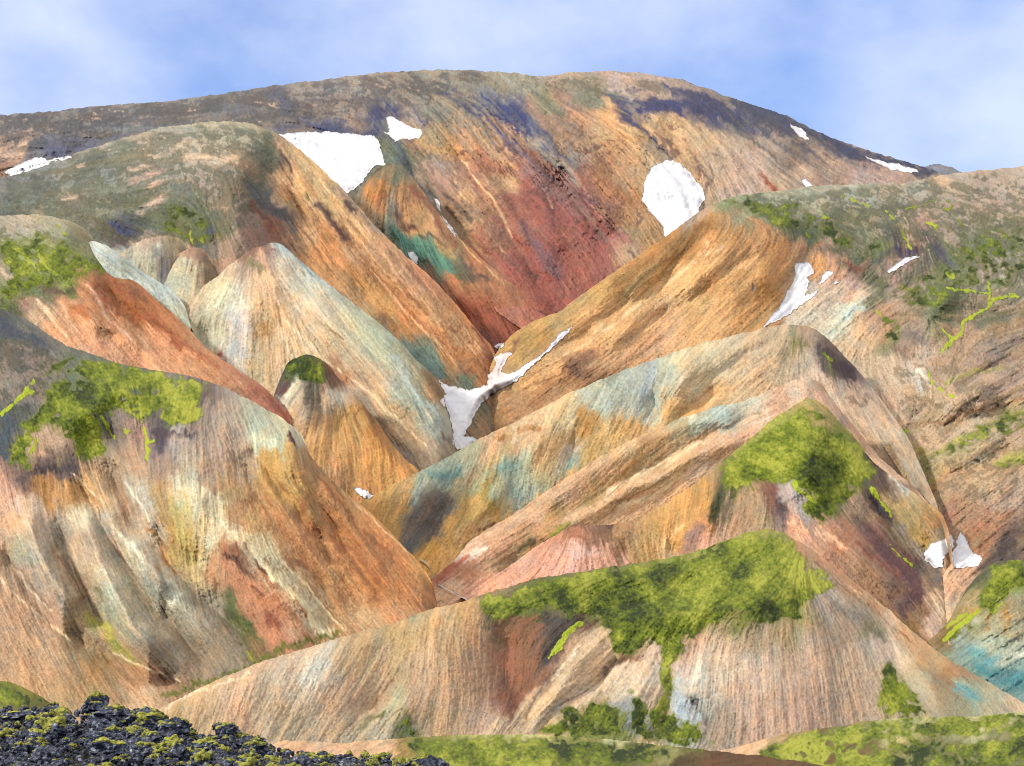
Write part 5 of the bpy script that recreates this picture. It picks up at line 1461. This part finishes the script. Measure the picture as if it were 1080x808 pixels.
def rock_variant(seed):
    r = np.random.default_rng(seed)
    V = ICO_V * r.uniform(0.8, 1.15, 3) * np.array([1.1, 0.9, 0.85])
    for _ in range(int(r.integers(16, 24))):       # broken faces
        nrm = r.standard_normal(3); nrm /= np.linalg.norm(nrm); dd = r.uniform(0.45, 0.85)
        ex = V @ nrm - dd
        V = V - np.maximum(ex, 0)[:, None] * nrm * 0.9
    nr = V / (np.linalg.norm(V, axis=1, keepdims=True) + 1e-6)
    disp = -np.abs(noise3(V, seed, 2.2)) * 0.34 + noise3(V, seed + 50, 4.5) * 0.12 - np.abs(noise3(V, seed + 80, 7.0)) * 0.12
    V = V + nr * disp[:, None]
    a, b, c_ = V[ICO_F[:, 0]], V[ICO_F[:, 1]], V[ICO_F[:, 2]]
    fn = np.cross(b - a, c_ - a); fn /= np.linalg.norm(fn, axis=1, keepdims=True) + 1e-9
    cen = (a + b + c_) / 3
    cn = cen / (np.linalg.norm(cen, axis=1, keepdims=True) + 1e-6)
    score = fn[:, 2] * 0.45 + cn[:, 2] * 0.55 + noise3(cen, seed + 7, 1.4) * 0.8 + (cen[:, 2] - 0.25) * 0.6
    capf = ICO_F[score > 0.62]
    vn = np.zeros_like(V); np.add.at(vn, ICO_F.ravel(), np.repeat(fn, 3, 0)); vn /= np.linalg.norm(vn, axis=1, keepdims=True) + 1e-9
    return V, capf, vn

def make_mesh(name, V, Fc, mat, sm):
    o = mesh_from(name, V, Fc, mat, smooth_shade=sm); me = o.data
    bpy.data.objects.remove(o); return me
VAR = []
for s_ in range(9):
    V, capf, vn = rock_variant(s_ + 21)
    me = make_mesh('lava_rock', V, ICO_F, lava_mat, False)
    cm = None
    if len(capf) > 60:
        uq, inv = np.unique(capf.ravel(), return_inverse=True)
        edge_n = np.bincount(inv)
        full = edge_n >= 5
        Vc = V[uq] + vn[uq] * np.where(full, 0.055, -0.01)[:, None] + vn[uq] * (noise3(V[uq], 4, 9.0) * 0.025 * full)[:, None]
        cm = make_mesh('moss_cap', Vc, inv.reshape(-1, 3), cap_mat, True)
    VAR.append((me, cm))

def lava_rock(u, v, px, label, var, rot, squash=1.0, cap=True, near=1.0):
    Yd = float(lava_depth(np.array([u]), np.array([v]))[0]) * near
    s = px / 2 * Yd / F
    me, cm = VAR[var]
    o = bpy.data.objects.new('lava_rock', me); COL.objects.link(o)
    p = place(np.array([u]), np.array([v]), np.array([Yd]))[0]
    o.location = p; o.rotation_euler = (0, 0, rot); o.scale = (s, s, s * squash)
    tag(o, label, 'rock', 'dark lava rocks heaped in the bottom left corner')
    if cap and cm:
        k = bpy.data.objects.new('moss_cap', cm); COL.objects.link(k); k.parent = o
    return o

NAMED = [
    (98, 742, 42, 'pale topped lava rock standing highest in the lava heap, thin moss on its crown', 0, .9),
    (120, 752, 62, 'wide moss draped lava rock below the highest one', 1, .6),
    (152, 757, 52, 'large bluish lava rock with yellow moss hanging over its left edge', 2, .8),
    (184, 764, 46, 'round dark lava rock at the right end of the tall heap', 3, 1.),
    (52, 770, 56, 'big cratered dark lava rock in the middle of the left corner', 4, .9),
    (18, 752, 50, 'flat mossy lava rock at the left edge', 5, .5),
    (112, 788, 60, 'broad lava rock with a pale mossy lip near the bottom edge', 6, .6),
    (240, 769, 38, 'dark pointed lava rock heading the second, lower heap', 7, 1.05),
    (272, 786, 36, 'grey lava rock sloping down right of the pointed one', 8, .8),
    (160, 778, 40, 'dark hollowed lava rock under the moss draped ones', 1, .8),
    (340, 797, 34, 'moss speckled lava rock on the low lava tongue', 2, .7),
    (404, 799, 36, 'yellowish mossy lava rock near the end of the lava tongue', 6, .7),
    (452, 803, 22, 'small blue grey lava rock ending the lava tongue', 3, .9),
]
for i, (u, v, px, lb, var, sq) in enumerate(NAMED):
    lava_rock(u, v + 4, px * 1.02, lb, var, i * 1.7, sq, near=0.975)
REST = 'smaller jagged dark lava rock among the big ones of the lava heap'
cnt = 0
for i in range(900):
    u = rng.uniform(-25, 465); c0 = float(np.interp(u, LAVA_TOP[:, 0], LAVA_TOP[:, 1]))
    v = rng.uniform(c0 + 3, 824)
    px = float(rng.choice([18, 26, 36, 48], p=[.34, .33, .23, .10]))
    if v < c0 + px * 0.25: continue
    lava_rock(u, v, px, REST, int(rng.integers(0, 9)), float(rng.uniform(0, 6.28)), float(rng.uniform(.65, 1.0)), cap=rng.random() < .75)
    cnt += 1
    if cnt >= 285: break

# broken lava between the rocks, too small and too many to count
def rubble():
    V0, F0 = ico_sphere(2)
    forms = []
    for k in range(7):
        r = np.random.default_rng(300 + k); V = V0 * r.uniform(0.7, 1.2, 3)
        for _ in range(9):
            nrm = r.standard_normal(3); nrm /= np.linalg.norm(nrm); ex = V @ nrm - r.uniform(0.35, 0.8); V = V - np.maximum(ex, 0)[:, None] * nrm
        forms.append(V * (1 + 0.25 * noise3(V, k + 60, 2.5))[:, None])
    Vs, Fs = [], []
    n = 0
    for i in range(1500):
        u = rng.uniform(-50, 470); c0 = float(np.interp(u, LAVA_TOP[:, 0], LAVA_TOP[:, 1])); v = rng.uniform(c0 + 5, 830)
        Yd = float(lava_depth(np.array([u]), np.array([v]))[0]) - 0.3
        s_ = float(rng.uniform(1.8, 5.0)) * Yd / F
        a = rng.uniform(0, 6.28); ca, sa = math.cos(a), math.sin(a)
        W = forms[int(rng.integers(0, 7))] * s_
        W = np.stack([W[:, 0] * ca - W[:, 1] * sa, W[:, 0] * sa + W[:, 1] * ca, W[:, 2]], -1) + place(np.array([u]), np.array([v]), np.array([Yd]))
        Vs.append(W); Fs.append(F0 + n); n += len(W)
    o = mesh_from('rubble', np.vstack(Vs), np.vstack(Fs), lava_mat, smooth_shade=False)
    tag(o, 'small broken lava pieces filling the gaps between the dark rocks', 'rubble', kind='stuff')
rubble()
